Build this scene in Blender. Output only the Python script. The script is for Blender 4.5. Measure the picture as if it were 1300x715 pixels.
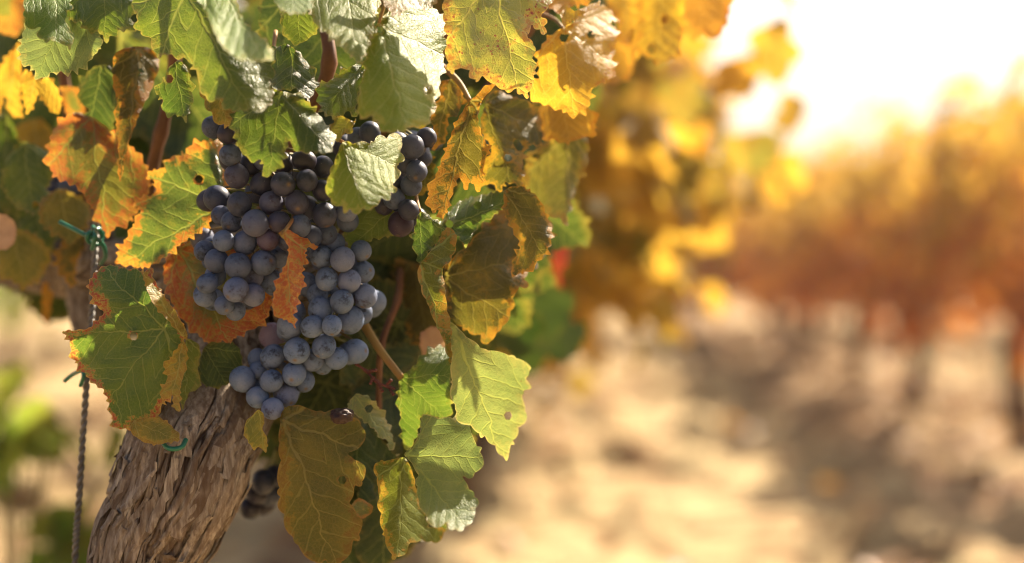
import bpy, math, random
import numpy as np
from mathutils import Vector, Matrix
from mathutils.geometry import delaunay_2d_cdt

for o in list(bpy.data.objects):
    bpy.data.objects.remove(o)
S = bpy.context.scene
COL = S.collection
R = math.radians
random.seed(7)
RNG = np.random.default_rng(7)

# ------------------------------------------------------------------ camera
CAM_H = 0.80
FOCAL = 50.0
FPX = 1300 * FOCAL / 36.0
PITCH = math.atan((330 - 357.5) / FPX)
cd = bpy.data.cameras.new('camera')
cam = bpy.data.objects.new('camera', cd)
COL.objects.link(cam)
cam.location = (0, 0, CAM_H)
cam.rotation_euler = (R(90) + PITCH, 0, 0)
cd.lens = FOCAL
cd.sensor_width = 36
cd.clip_start = 0.05
cd.clip_end = 6000
cd.dof.use_dof = True
cd.dof.focus_distance = 0.915
cd.dof.aperture_fstop = 2.0
S.camera = cam

# ------------------------------------------------------------------ sky, sun, exposure
SUN_AZ, SUN_EL = 38.0, 42.0
world = bpy.data.worlds.new('World')
S.world = world
world.use_nodes = True
wn = world.node_tree
bg = wn.nodes['Background']
sky = wn.nodes.new('ShaderNodeTexSky')
sky.sky_type = 'NISHITA'
sky.sun_disc = False
sky.sun_elevation = R(SUN_EL)
sky.sun_rotation = R(SUN_AZ)
sky.air_density = 1.0
sky.dust_density = 6.0
sky.ozone_density = 0.4
wn.links.new(sky.outputs[0], bg.inputs['Color'])
bg.inputs['Strength'].default_value = 0.054
sl = bpy.data.lights.new('sun', 'SUN')
sl.energy = 5.0
sl.angle = R(0.5)
sl.color = (1.0, 0.84, 0.63)
sun = bpy.data.objects.new('sun', sl)
COL.objects.link(sun)
sdir = Vector((math.sin(R(SUN_AZ)) * math.cos(R(SUN_EL)), math.cos(R(SUN_AZ)) * math.cos(R(SUN_EL)), math.sin(R(SUN_EL))))
sun.rotation_euler = sdir.to_track_quat('Z', 'Y').to_euler()
sun.location = (3, 8, 6)
vs = S.view_settings
S.display_settings.display_device = 'sRGB'
vs.view_transform = 'Standard'
vs.look = 'None'
vs.gamma = 1
vs.use_curve_mapping = False
vs.exposure = 1.85
vs.use_white_balance = True
vs.white_balance_temperature = 6350
vs.white_balance_tint = 10
S.cycles.use_denoising = True
S.cycles.filter_width = 1.1
S.cycles.max_bounces = 10
S.cycles.transmission_bounces = 8
S.cycles.transparent_max_bounces = 8
S.cycles.volume_bounces = 1
S.cycles.sample_clamp_indirect = 8

# ------------------------------------------------------------------ helpers
ROWX = 0.0366                                          # the vine rows run along (ROWX, 1)


def unproj(px, py, d):
    """photo pixel + depth along the view axis -> world (numpy arrays allowed)"""
    x = (np.asarray(px, float) - 650.0) / FPX
    y = (357.5 - np.asarray(py, float)) / FPX
    d = np.asarray(d, float)
    c, s = math.cos(PITCH), math.sin(PITCH)
    X = x * d
    Y = d * c - y * d * s
    Z = d * s + y * d * c + CAM_H
    return np.stack(np.broadcast_arrays(X, Y, Z), axis=-1)


def P(px, py, d):
    return Vector(unproj(px, py, d).tolist())


def hash2(ix, iy, seed):
    h = (ix.astype(np.int64) * 374761393 + iy.astype(np.int64) * 668265263 + seed * 1442695041) & 0xffffffff
    h = ((h ^ (h >> 13)) * 1274126177) & 0xffffffff
    h = (h ^ (h >> 16)) & 0xffffffff
    return h / 4294967295.0


def vnoise(x, y, seed=0):
    x = np.asarray(x, float); y = np.asarray(y, float)
    ix = np.floor(x); iy = np.floor(y)
    fx = x - ix; fy = y - iy
    fx = fx * fx * fx * (fx * (fx * 6 - 15) + 10); fy = fy * fy * fy * (fy * (fy * 6 - 15) + 10)
    a = hash2(ix, iy, seed); b = hash2(ix + 1, iy, seed)
    c = hash2(ix, iy + 1, seed); d = hash2(ix + 1, iy + 1, seed)
    return (a * (1 - fx) + b * fx) * (1 - fy) + (c * (1 - fx) + d * fx) * fy - 0.5


def fbm(x, y, seed=0, octv=4):
    s = 0; a = 1.0
    for i in range(octv):
        s = s + a * vnoise(x * 2 ** i, y * 2 ** i, seed + i * 17)
        a *= 0.5
    return s


def worley(x, y, seed=0, wrapx=None):
    """F1, F2 and the id-hash of the nearest cell"""
    ix = np.floor(x); iy = np.floor(y)
    f1 = np.full(x.shape, 9.0); f2 = np.full(x.shape, 9.0); idh = np.zeros(x.shape); cx = np.zeros(x.shape); cy = np.zeros(x.shape)
    for dx in (-1, 0, 1):
        for dy in (-1, 0, 1):
            gx = ix + dx; gy = iy + dy
            kx = np.mod(gx, wrapx) if wrapx else gx
            px = gx + hash2(kx, gy, seed); py = gy + hash2(kx, gy, seed + 5)
            d = np.hypot(px - x, py - y)
            m = d < f1
            f2 = np.where(m, f1, np.minimum(f2, d))
            idh = np.where(m, hash2(kx, gy, seed + 9), idh)
            cx = np.where(m, x - px, cx); cy = np.where(m, y - py, cy)
            f1 = np.where(m, d, f1)
    return f1, f2, idh, cx, cy


def mesh_from(name, verts, faces, smooth=True, attrs=None):
    me = bpy.data.meshes.new(name)
    me.from_pydata(np.asarray(verts, float).tolist(), [], [list(map(int, f)) for f in faces])
    if smooth:
        me.polygons.foreach_set('use_smooth', [True] * len(me.polygons))
    for k, v in (attrs or {}).items():
        v = np.asarray(v, np.float32)
        if v.ndim == 1:
            a = me.attributes.new(k, 'FLOAT', 'POINT'); a.data.foreach_set('value', v)
        else:
            a = me.attributes.new(k, 'FLOAT_VECTOR', 'POINT'); a.data.foreach_set('vector', v.ravel())
    me.update()
    return me


def link(name, me, mat=None, parent=None):
    o = bpy.data.objects.new(name, me)
    COL.objects.link(o)
    if mat is not None and me is not None and not me.materials:
        me.materials.append(mat)
    if parent is not None:
        o.parent = parent
        o.matrix_parent_inverse = Matrix.Identity(4)
    return o


def tag(o, label=None, cat=None, group=None, kind=None):
    if label: o['label'] = label
    if cat: o['category'] = cat
    if group: o['group'] = group
    if kind: o['kind'] = kind
    return o


def thing(name, loc, label, cat, group=None):
    o = bpy.data.objects.new(name, None)
    o.empty_display_size = 0.05
    COL.objects.link(o)
    o.location = loc
    return tag(o, label, cat, group)


def tube(pts, radii, seg=10, caps=True, twist=0.0):
    """verts, faces of a swept tube through world points"""
    pts = [Vector(p) for p in pts]
    n = len(pts)
    if not hasattr(radii, '__len__'): radii = [radii] * n
    V = []; F = []
    up = Vector((0.3, 0.2, 1)).normalized()
    prev = None
    for i, p in enumerate(pts):
        t = (pts[min(i + 1, n - 1)] - pts[max(i - 1, 0)])
        t = t.normalized() if t.length > 1e-9 else Vector((0, 0, 1))
        if prev is None:
            a = t.orthogonal().normalized()
        else:
            a = (prev - t * prev.dot(t))
            a = a.normalized() if a.length > 1e-6 else t.orthogonal().normalized()
        prev = a
        b = t.cross(a)
        for k in range(seg):
            w = 2 * math.pi * k / seg + twist * i
            V.append(p + (a * math.cos(w) + b * math.sin(w)) * radii[i])
    for i in range(n - 1):
        for k in range(seg):
            k2 = (k + 1) % seg
            F.append((i * seg + k, i * seg + k2, (i + 1) * seg + k2, (i + 1) * seg + k))
    if caps:
        F.append(tuple(reversed(range(seg))))
        F.append(tuple(range((n - 1) * seg, n * seg)))
    return V, F


def spline(pts, n=24):
    """Catmull-Rom through points of any dimension (open)"""
    p = np.asarray([list(q) for q in pts], float)
    p = np.vstack([2 * p[0] - p[1], p, 2 * p[-1] - p[-2]])
    out = []
    segs = len(p) - 3
    for i in range(n + 1):
        u = i / n * segs
        k = min(int(u), segs - 1); t = u - k
        a, b, c, d = p[k], p[k + 1], p[k + 2], p[k + 3]
        out.append(0.5 * ((2 * b) + (c - a) * t + (2 * a - 5 * b + 4 * c - d) * t * t + (-a + 3 * b - 3 * c + d) * t ** 3))
    return np.array(out)


def merge(parts):
    V = []; F = []
    for v, f in parts:
        o = len(V)
        V += [tuple(q) for q in v]
        F += [tuple(i + o for i in q) for q in f]
    return V, F


# ------------------------------------------------------------------ node helpers
class NT:
    def __init__(self, name):
        self.m = bpy.data.materials.new(name)
        self.m.use_nodes = True
        self.t = self.m.node_tree
        self.t.nodes.clear()

    def n(self, typ, **kw):
        nd = self.t.nodes.new(typ)
        for k, v in kw.items(): setattr(nd, k, v)
        return nd

    def put(self, sock, v):
        if isinstance(v, bpy.types.NodeSocket): self.t.links.new(v, sock)
        elif v is not None:
            if hasattr(sock.default_value, '__len__') and hasattr(v, '__len__') and len(v) == 3 and len(sock.default_value) == 4:
                v = (*v, 1.0)
            sock.default_value = v

    def math(self, op, a, b=None, c=None, clamp=False):
        nd = self.n('ShaderNodeMath', operation=op, use_clamp=clamp)
        self.put(nd.inputs[0], a)
        if b is not None: self.put(nd.inputs[1], b)
        if c is not None: self.put(nd.inputs[2], c)
        return nd.outputs[0]

    def sstep(self, x, lo, hi, tlo=0.0, thi=1.0):
        nd = self.n('ShaderNodeMapRange', interpolation_type='SMOOTHSTEP')
        self.put(nd.inputs['Value'], x); self.put(nd.inputs['From Min'], lo); self.put(nd.inputs['From Max'], hi)
        self.put(nd.inputs['To Min'], tlo); self.put(nd.inputs['To Max'], thi)
        return nd.outputs['Result']

    def mix(self, f, a, b, blend='MIX'):
        nd = self.n('ShaderNodeMix', data_type='RGBA', blend_type=blend)
        self.put(nd.inputs[0], f); self.put(nd.inputs[6], a); self.put(nd.inputs[7], b)
        return nd.outputs[2]

    def noise(self, vec, scale, detail=2.0, rough=0.5, w=None, dist=0.0):
        nd = self.n('ShaderNodeTexNoise', noise_dimensions='4D' if w is not None else '3D')
        self.put(nd.inputs['Vector'], vec)
        if w is not None: self.put(nd.inputs['W'], w)
        nd.inputs['Scale'].default_value = scale; nd.inputs['Detail'].default_value = detail
        nd.inputs['Roughness'].default_value = rough; nd.inputs['Distortion'].default_value = dist
        return nd.outputs[0]

    def voro(self, vec, scale, feature='F1', rnd=1.0):
        nd = self.n('ShaderNodeTexVoronoi', feature=feature)
        self.put(nd.inputs['Vector'], vec)
        nd.inputs['Scale'].default_value = scale; nd.inputs['Randomness'].default_value = rnd
        return nd

    def out(self, sh):
        o = self.n('ShaderNodeOutputMaterial')
        self.t.links.new(sh, o.inputs['Surface'])
        return self.m

    def principled(self, col, rough, normal=None, spec=0.5, **kw):
        p = self.n('ShaderNodeBsdfPrincipled')
        self.put(p.inputs['Base Color'], col); self.put(p.inputs['Roughness'], rough)
        self.put(p.inputs['Specular IOR Level'], spec)
        if normal is not None: self.put(p.inputs['Normal'], normal)
        for k, v in kw.items(): self.put(p.inputs[k.replace('_', ' ')], v)
        return p.outputs[0]

    def bump(self, h, strength, dist):
        b = self.n('ShaderNodeBump')
        b.inputs['Strength'].default_value = strength; b.inputs['Distance'].default_value = dist
        self.put(b.inputs['Height'], h)
        return b.outputs[0]


# ------------------------------------------------------------------ leaf material
def leaf_mat(name, g1=(0.052, 0.098, 0.012), g2=(0.105, 0.155, 0.022), yel=(0.42, 0.30, 0.035), red=(0.35, 0.07, 0.02),
             yband=0.10, yamt=0.6, rband=0.05, ramt=0.5, spots=0.0, blotch=0.0, trans=0.42, vein_col=(0.30, 0.33, 0.10),
             vein_amt=0.5, rough=0.40, gloss=0.5):
    T = NT(name)
    at = T.n('ShaderNodeAttribute', attribute_name='leafco')
    oi = T.n('ShaderNodeObjectInfo')
    rnd = T.math('MULTIPLY', oi.outputs['Random'], 40.0)
    sep = T.n('ShaderNodeSeparateXYZ'); T.put(sep.inputs[0], at.outputs['Vector'])
    u0, v0, e = sep.outputs
    cv = T.n('ShaderNodeCombineXYZ'); T.put(cv.inputs[0], u0); T.put(cv.inputs[1], v0)
    co = cv.outputs[0]
    nz1 = T.noise(co, 3.2, 3, 0.55, rnd)
    nz2 = T.noise(co, 4.1, 3, 0.55, T.math('ADD', rnd, 7.3))
    u = T.math('MULTIPLY_ADD', T.math('SUBTRACT', nz1, 0.5), 0.16, u0)
    v = T.math('MULTIPLY_ADD', T.math('SUBTRACT', nz2, 0.5), 0.16, v0)
    r = T.math('SQRT', T.math('ADD', T.math('MULTIPLY', u, u), T.math('MULTIPLY', v, v)))
    phi = T.math('ABSOLUTE', T.math('ARCTAN2', v, u))
    d = T.math('MINIMUM', T.math('MINIMUM', phi, T.math('ABSOLUTE', T.math('SUBTRACT', phi, 0.85))),
               T.math('ABSOLUTE', T.math('SUBTRACT', phi, 1.85)))
    a = T.math('MULTIPLY', r, T.math('COSINE', d)); b = T.math('MULTIPLY', r, T.math('SINE', d))
    w = T.math('MULTIPLY_ADD', r, -0.0095, 0.0125)
    mv = T.sstep(b, T.math('MULTIPLY', w, 0.45), T.math('MULTIPLY', w, 1.3), 1.0, 0.0)
    side = T.math('MULTIPLY', T.math('SIGN', v), 0.25)
    t = T.math('ADD', T.math('DIVIDE', T.math('MULTIPLY_ADD', b, -0.85, a), 0.135), side)
    ds = T.math('MULTIPLY', T.math('ABSOLUTE', T.math('SUBTRACT', T.math('FRACT', t), 0.5)), 0.11)
    sv = T.sstep(ds, 0.0028, 0.0075, 1.0, 0.0)
    pk = T.math('MULTIPLY', T.math('MINIMUM', ds, b), 14.0, clamp=True)      # pucker between veins
    vt = T.voro(co, 34.0, 'DISTANCE_TO_EDGE')
    tv = T.sstep(vt.outputs['Distance'], 0.01, 0.10, 1.0, 0.0)
    vein = T.math('MAXIMUM', mv, T.math('MAXIMUM', T.math('MULTIPLY', sv, 0.62), T.math('MULTIPLY', tv, 0.22)))
    # colour
    n_lo = T.noise(co, 2.3, 3, 0.55, T.math('ADD', rnd, 3.1))
    n_hi = T.noise(co, 11.0, 4, 0.65, T.math('ADD', rnd, 11.7))
    n_vh = T.noise(co, 45.0, 3, 0.7, T.math('ADD', rnd, 1.7))
    green = T.mix(T.sstep(n_lo, 0.3, 0.7), g1, g2)
    green = T.mix(T.math('MULTIPLY', T.sstep(n_vh, 0.35, 0.75), 0.35), green, (g2[0] * 1.25, g2[1] * 1.1, g2[2]))
    n_md = T.noise(co, 24.0, 3, 0.7, T.math('ADD', rnd, 5.9))
    nn = T.math('ADD', T.math('MULTIPLY', T.math('SUBTRACT', n_lo, 0.5), 1.5), T.math('MULTIPLY', T.math('SUBTRACT', n_hi, 0.5), 1.2))
    nn = T.math('MULTIPLY_ADD', T.math('SUBTRACT', n_md, 0.5), 0.9, nn)
    ee = T.math('ADD', e, T.math('MULTIPLY', vein, 0.06))
    ey = T.math('MULTIPLY_ADD', nn, -0.24, ee)
    yf = T.math('MULTIPLY', T.sstep(ey, yband * 0.45, yband * 1.25, 1.0, 0.0), yamt)
    n_sec = T.noise(co, 1.5, 1, 0.5, T.math('ADD', rnd, 21.0))
    yf = T.math('MULTIPLY', yf, T.sstep(n_sec, 0.36, 0.56, 0.25, 1.0))
    col = T.mix(yf, green, yel)
    if blotch > 0:
        bf = T.math('MULTIPLY', T.sstep(T.math('MULTIPLY_ADD', vein, -0.12, nn), 0.02, 0.42), blotch)
        col = T.mix(bf, col, yel)
    er = T.math('MULTIPLY_ADD', nn, -0.20, ee)
    rf = T.math('MULTIPLY', T.math('MULTIPLY', T.sstep(er, rband * 0.4, rband * 1.2, 1.0, 0.0), ramt), T.sstep(n_md, 0.36, 0.56))
    col = T.mix(rf, col, red)
    if spots > 0:
        vs_ = T.voro(co, 30.0, 'F1')
        sp = T.math('MULTIPLY', T.sstep(vs_.outputs['Distance'], 0.22, 0.42, 1.0, 0.0), T.sstep(nn, 0.03, 0.22))
        col = T.mix(T.math('MULTIPLY', sp, spots), col, (0.20, 0.025, 0.03))
    # scattered brown specks and a dry rim
    vk = T.voro(co, 13.0, 'F1')
    sk = T.math('MULTIPLY', T.sstep(vk.outputs['Distance'], 0.05, 0.11, 1.0, 0.0), T.sstep(n_hi, 0.5, 0.6))
    col = T.mix(T.math('MULTIPLY', sk, 0.7), col, (0.10, 0.05, 0.015))
    rim = T.math('MULTIPLY', T.sstep(T.math('MULTIPLY_ADD', T.math('SUBTRACT', n_hi, 0.5), -0.05, e), 0.002, 0.010, 1.0, 0.0), 0.55)
    col = T.mix(rim, col, (min(yel[0] * 1.1, 0.6), yel[1] * 0.95, yel[2] * 1.3))
    col = T.mix(T.math('MULTIPLY', vein, vein_amt), col, vein_col)
    # per leaf tint
    hsv = T.n('ShaderNodeHueSaturation')
    T.put(hsv.inputs['Hue'], T.math('MULTIPLY_ADD', oi.outputs['Random'], 0.03, 0.485))
    T.put(hsv.inputs['Value'], T.math('MULTIPLY_ADD', T.math('FRACT', T.math('MULTIPLY', oi.outputs['Random'], 17.0)), 0.35, 0.82))
    T.put(hsv.inputs['Color'], col)
    col = hsv.outputs[0]
    geo = T.n('ShaderNodeNewGeometry')
    bf = geo.outputs['Backfacing']
    colf = T.mix(T.math('MULTIPLY', bf, 0.38), col, (0.22, 0.25, 0.12))
    h = T.math('ADD', T.math('MULTIPLY', pk, 0.38), T.math('MULTIPLY', n_vh, 0.3))
    h = T.math('SUBTRACT', h, T.math('MULTIPLY', vein, 0.5))
    h = T.math('MULTIPLY_ADD', n_hi, 0.9, h)
    nrm = T.bump(h, 0.55, 0.0022)
    rgh = T.math('MULTIPLY_ADD', n_hi, 0.2, T.math('MULTIPLY_ADD', bf, 0.2, rough - 0.1))
    pr = T.principled(colf, rgh, nrm, gloss)
    tl = T.n('ShaderNodeBsdfTranslucent')
    tc = T.mix(1.0, col, (1.5, 1.45, 0.8), 'MULTIPLY')
    T.put(tl.inputs[0], tc); T.put(tl.inputs['Normal'], nrm)
    mx = T.n('ShaderNodeMixShader'); mx.inputs[0].default_value = trans
    T.t.links.new(pr, mx.inputs[1]); T.t.links.new(tl.outputs[0], mx.inputs[2])
    return T.out(mx.outputs[0])


M = {}
M['green'] = leaf_mat('leaf_green', yel=(0.26, 0.24, 0.05), yband=0.02, yamt=0.45, ramt=0.05)
M['light'] = leaf_mat('leaf_light_green', gloss=0.2, rough=0.48, g1=(0.11, 0.18, 0.018), g2=(0.18, 0.25, 0.03), yel=(0.42, 0.38, 0.09), yband=0.025, yamt=0.5, ramt=0.04, trans=0.34, vein_col=(0.40, 0.42, 0.15))
M['pale'] = leaf_mat('leaf_pale_underside', g1=(0.12, 0.17, 0.06), g2=(0.18, 0.22, 0.09), yel=(0.36, 0.34, 0.12), yband=0.02, yamt=0.5, ramt=0.05, rough=0.5, gloss=0.5)
M['rededge'] = leaf_mat('leaf_red_edged', g1=(0.06, 0.12, 0.02), g2=(0.12, 0.18, 0.03), yel=(0.50, 0.36, 0.08), yband=0.065, yamt=0.85, rband=0.055, ramt=0.95, red=(0.34, 0.045, 0.03), vein_col=(0.34, 0.36, 0.10))
M['orangeedge'] = leaf_mat('leaf_orange_edged', g1=(0.045, 0.085, 0.015), g2=(0.10, 0.14, 0.022), yel=(0.55, 0.31, 0.04), yband=0.065, yamt=0.95, rband=0.05, ramt=0.75, red=(0.40, 0.11, 0.02), blotch=0.25)
M['redorange'] = leaf_mat('leaf_red_orange', g1=(0.12, 0.13, 0.025), g2=(0.20, 0.17, 0.03), yel=(0.52, 0.26, 0.04), yband=0.2, yamt=0.95, rband=0.22, ramt=1.0, red=(0.36, 0.09, 0.02), blotch=0.6)
M['mottled'] = leaf_mat('leaf_mottled', g1=(0.10, 0.12, 0.02), g2=(0.20, 0.19, 0.03), yel=(0.50, 0.27, 0.04), yband=0.14, yamt=0.9, rband=0.16, ramt=0.7, red=(0.33, 0.09, 0.025), blotch=0.8)
M['aged'] = leaf_mat('leaf_aged_olive_yellow', g1=(0.105, 0.105, 0.022), g2=(0.17, 0.15, 0.032), yel=(0.30, 0.20, 0.035), yband=0.07, yamt=0.7, ramt=0.5, red=(0.16, 0.07, 0.02), blotch=0.4, vein_col=(0.36, 0.30, 0.10), gloss=0.3, rough=0.5, trans=0.36)
M['deep'] = leaf_mat('leaf_shaded_green', g1=(0.018, 0.04, 0.008), g2=(0.035, 0.065, 0.012), yel=(0.10, 0.10, 0.02), yband=0.02, yamt=0.4, ramt=0.05, trans=0.22, vein_col=(0.08, 0.10, 0.03))  # darker copy of the leaf green; shade behind the vine is in the colour
M['strip'] = leaf_mat('leaf_olive_green', g1=(0.08, 0.10, 0.015), g2=(0.13, 0.15, 0.02), yel=(0.34, 0.25, 0.04), yband=0.03, yamt=0.7, ramt=0.3, rough=0.55, gloss=0.2)
M['yellow'] = leaf_mat('leaf_yellow_green', g1=(0.13, 0.14, 0.022), g2=(0.23, 0.20, 0.03), yel=(0.40, 0.27, 0.04), yband=0.10, yamt=0.7, ramt=0.45, red=(0.22, 0.09, 0.02), blotch=0.45, vein_col=(0.48, 0.40, 0.12))
M['spotted'] = leaf_mat('leaf_yellow_red_spots', g1=(0.19, 0.22, 0.045), g2=(0.27, 0.28, 0.06), yel=(0.50, 0.38, 0.07), yband=0.07, yamt=0.9, rband=0.04, ramt=0.5, spots=0.85, blotch=0.3, vein_col=(0.52, 0.46, 0.14))
M['orange'] = leaf_mat('leaf_orange', g1=(0.34, 0.20, 0.03), g2=(0.46, 0.27, 0.04), yel=(0.60, 0.34, 0.04), yband=0.15, yamt=0.9, ramt=0.55, red=(0.45, 0.13, 0.02), spots=0.35, blotch=0.5, vein_col=(0.58, 0.42, 0.12), trans=0.48, gloss=0.25, rough=0.5)
M['olive'] = leaf_mat('leaf_olive_brown', g1=(0.060, 0.060, 0.012), g2=(0.115, 0.10, 0.018), yel=(0.38, 0.23, 0.025), yband=0.06, yamt=0.8, ramt=0.4, red=(0.28, 0.10, 0.02), blotch=0.3, vein_col=(0.26, 0.22, 0.07), rough=0.5, gloss=0.3)
M['dark'] = leaf_mat('leaf_dark_green', g1=(0.024, 0.05, 0.01), g2=(0.05, 0.085, 0.016), yel=(0.20, 0.18, 0.03), yband=0.02, yamt=0.5, ramt=0.05)  # dark green leaves, lowered further to paint in the canopy's inner shade
M['dry'] = leaf_mat('leaf_crimson_dry', g1=(0.13, 0.014, 0.01), g2=(0.22, 0.03, 0.018), yel=(0.28, 0.06, 0.02), yband=0.05, yamt=0.5, ramt=0.5, vein_col=(0.3, 0.05, 0.03), vein_amt=0.3)
M['buff'] = leaf_mat('leaf_pale_pink_dry', g1=(0.45, 0.27, 0.19), g2=(0.55, 0.36, 0.26), yel=(0.5, 0.33, 0.15), yband=0.05, yamt=0.5, ramt=0.5, red=(0.4, 0.13, 0.08), vein_col=(0.5, 0.3, 0.2), vein_amt=0.3)


def simple_mat(name, col, rough=0.6, spec=0.3, var=0.25, scale=30, bump=0.3, bdist=0.001, col2=None):
    T = NT(name)
    tc = T.n('ShaderNodeTexCoord')
    nz = T.noise(tc.outputs['Object'], scale, 4, 0.6)
    c2 = col2 or tuple(c * (1 - var * 1.6) for c in col)
    c = T.mix(T.sstep(nz, 0.3, 0.7), c2, col)
    return T.out(T.principled(c, rough, T.bump(nz, bump, bdist), spec))


M['petiole'] = simple_mat('petiole', (0.26, 0.19, 0.05), 0.6, 0.2, col2=(0.30, 0.13, 0.05), scale=22)
M['cane'] = simple_mat('cane_bark', (0.20, 0.085, 0.035), 0.6, 0.3, col2=(0.11, 0.045, 0.02), scale=45, bump=0.5)
M['rachis'] = simple_mat('grape_stalk', (0.22, 0.22, 0.06), 0.6, 0.3, col2=(0.16, 0.09, 0.04), scale=60)
M['dryrachis'] = simple_mat('dry_stalk', (0.17, 0.05, 0.03), 0.7, 0.2, col2=(0.07, 0.025, 0.02), scale=80)
M['tie'] = simple_mat('green_plastic', (0.012, 0.14, 0.075), 0.35, 0.5, var=0.2, scale=60, bump=0.1)
M['wire'] = simple_mat('weathered_wire', (0.19, 0.17, 0.145), 0.55, 0.5, col2=(0.085, 0.075, 0.065), scale=90, bump=0.6, bdist=0.0006)
M['deadgrape'] = simple_mat('shrivelled_grape', (0.05, 0.02, 0.015), 0.6, 0.4, scale=120, bump=0.9, bdist=0.002)


def grape_mat():
    T = NT('grape_skin')
    tc = T.n('ShaderNodeTexCoord'); oi = T.n('ShaderNodeObjectInfo')
    at = T.n('ShaderNodeAttribute', attribute_type='OBJECT', attribute_name='bloom')
    rp = T.n('ShaderNodeAttribute', attribute_type='OBJECT', attribute_name='ripe')
    co = tc.outputs['Object']
    rnd = T.math('MULTIPLY', oi.outputs['Random'], 60)
    n1 = T.noise(co, 120.0, 3, 0.6, rnd)
    n2 = T.noise(co, 420.0, 4, 0.7, T.math('ADD', rnd, 4.0))
    n3 = T.noise(co, 1500.0, 2, 0.6, T.math('ADD', rnd, 9.0))
    skin = T.mix(T.sstep(n1, 0.3, 0.7), (0.010, 0.010, 0.020), (0.024, 0.015, 0.032))
    skin = T.mix(rp.outputs['Fac'], skin, (0.13, 0.028, 0.05))
    bloomc = T.mix(T.sstep(n1, 0.35, 0.75), (0.115, 0.165, 0.28), (0.17, 0.21, 0.31))
    bloomc = T.mix(T.math('MULTIPLY', rp.outputs['Fac'], 0.6), bloomc, (0.25, 0.13, 0.17))
    patch = T.sstep(T.math('ADD', T.math('MULTIPLY', n1, 0.75), T.math('MULTIPLY', n2, 0.45)), 0.42, 0.58)
    fine = T.math('MULTIPLY_ADD', n2, 0.55, T.math('MULTIPLY_ADD', n3, 0.3, 0.45))
    bl = T.math('MULTIPLY', T.math('MULTIPLY', T.math('MULTIPLY_ADD', patch, 0.84, 0.16), fine), at.outputs['Fac'], clamp=True)
    # rubbed scratches
    wv = T.voro(co, 160.0, 'DISTANCE_TO_EDGE')
    scr = T.math('MULTIPLY', T.sstep(wv.outputs['Distance'], 0.0, 0.03, 1.0, 0.0), T.sstep(n2, 0.52, 0.62))
    bl = T.math('MULTIPLY', bl, T.math('MULTIPLY_ADD', scr, -0.45, 1.0))
    col = T.mix(bl, skin, bloomc)
    # light lenticel dots
    vd = T.voro(co, 230.0, 'F1')
    dot = T.math('MULTIPLY', T.sstep(vd.outputs['Distance'], 0.06, 0.11, 1.0, 0.0), T.sstep(n2, 0.50, 0.56))
    col = T.mix(T.math('MULTIPLY', dot, 0.55), col, (0.32, 0.28, 0.24))
    # pistil scar at the lower pole (attribute painted on the mesh is real tissue there)
    sc = T.n('ShaderNodeAttribute', attribute_name='scar')
    col = T.mix(sc.outputs['Fac'], col, (0.16, 0.10, 0.05))
    rough = T.math('MULTIPLY_ADD', bl, 0.40, 0.40)
    nrm = T.bump(T.math('ADD', n2, T.math('MULTIPLY', n1, 0.6)), 0.15, 0.0008)
    return T.out(T.principled(col, rough, nrm, 0.28))


M['grape'] = grape_mat()


def bark_mat():
    T = NT('vine_bark')
    at = T.n('ShaderNodeAttribute', attribute_name='barkh')
    idn = T.n('ShaderNodeAttribute', attribute_name='barkid')
    tc = T.n('ShaderNodeTexCoord')
    mp = T.n('ShaderNodeMapping'); T.put(mp.inputs['Vector'], tc.outputs['Object']); mp.inputs['Scale'].default_value = (1, 1, 0.16)
    n1 = T.noise(mp.outputs[0], 340, 5, 0.65)
    n2 = T.noise(tc.outputs['Object'], 38, 3, 0.6)
    c = T.mix(idn.outputs['Fac'], (0.12, 0.085, 0.06), (0.42, 0.36, 0.285))
    c = T.mix(T.sstep(n2, 0.45, 0.75), c, (0.50, 0.41, 0.31))
    c = T.mix(T.sstep(n1, 0.35, 0.70, 0.75, 0.0), c, (0.09, 0.052, 0.03))
    c = T.mix(T.sstep(at.outputs['Fac'], 0.06, 0.5, 0.93, 0.0), c, (0.038, 0.02, 0.012))     # cracks darkened: occlusion shade painted into the bark colour
    h = T.math('ADD', n1, T.math('MULTIPLY', n2, 0.3))
    return T.out(T.principled(c, 0.85, T.bump(h, 0.8, 0.0022), 0.2))


M['bark'] = bark_mat()


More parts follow.
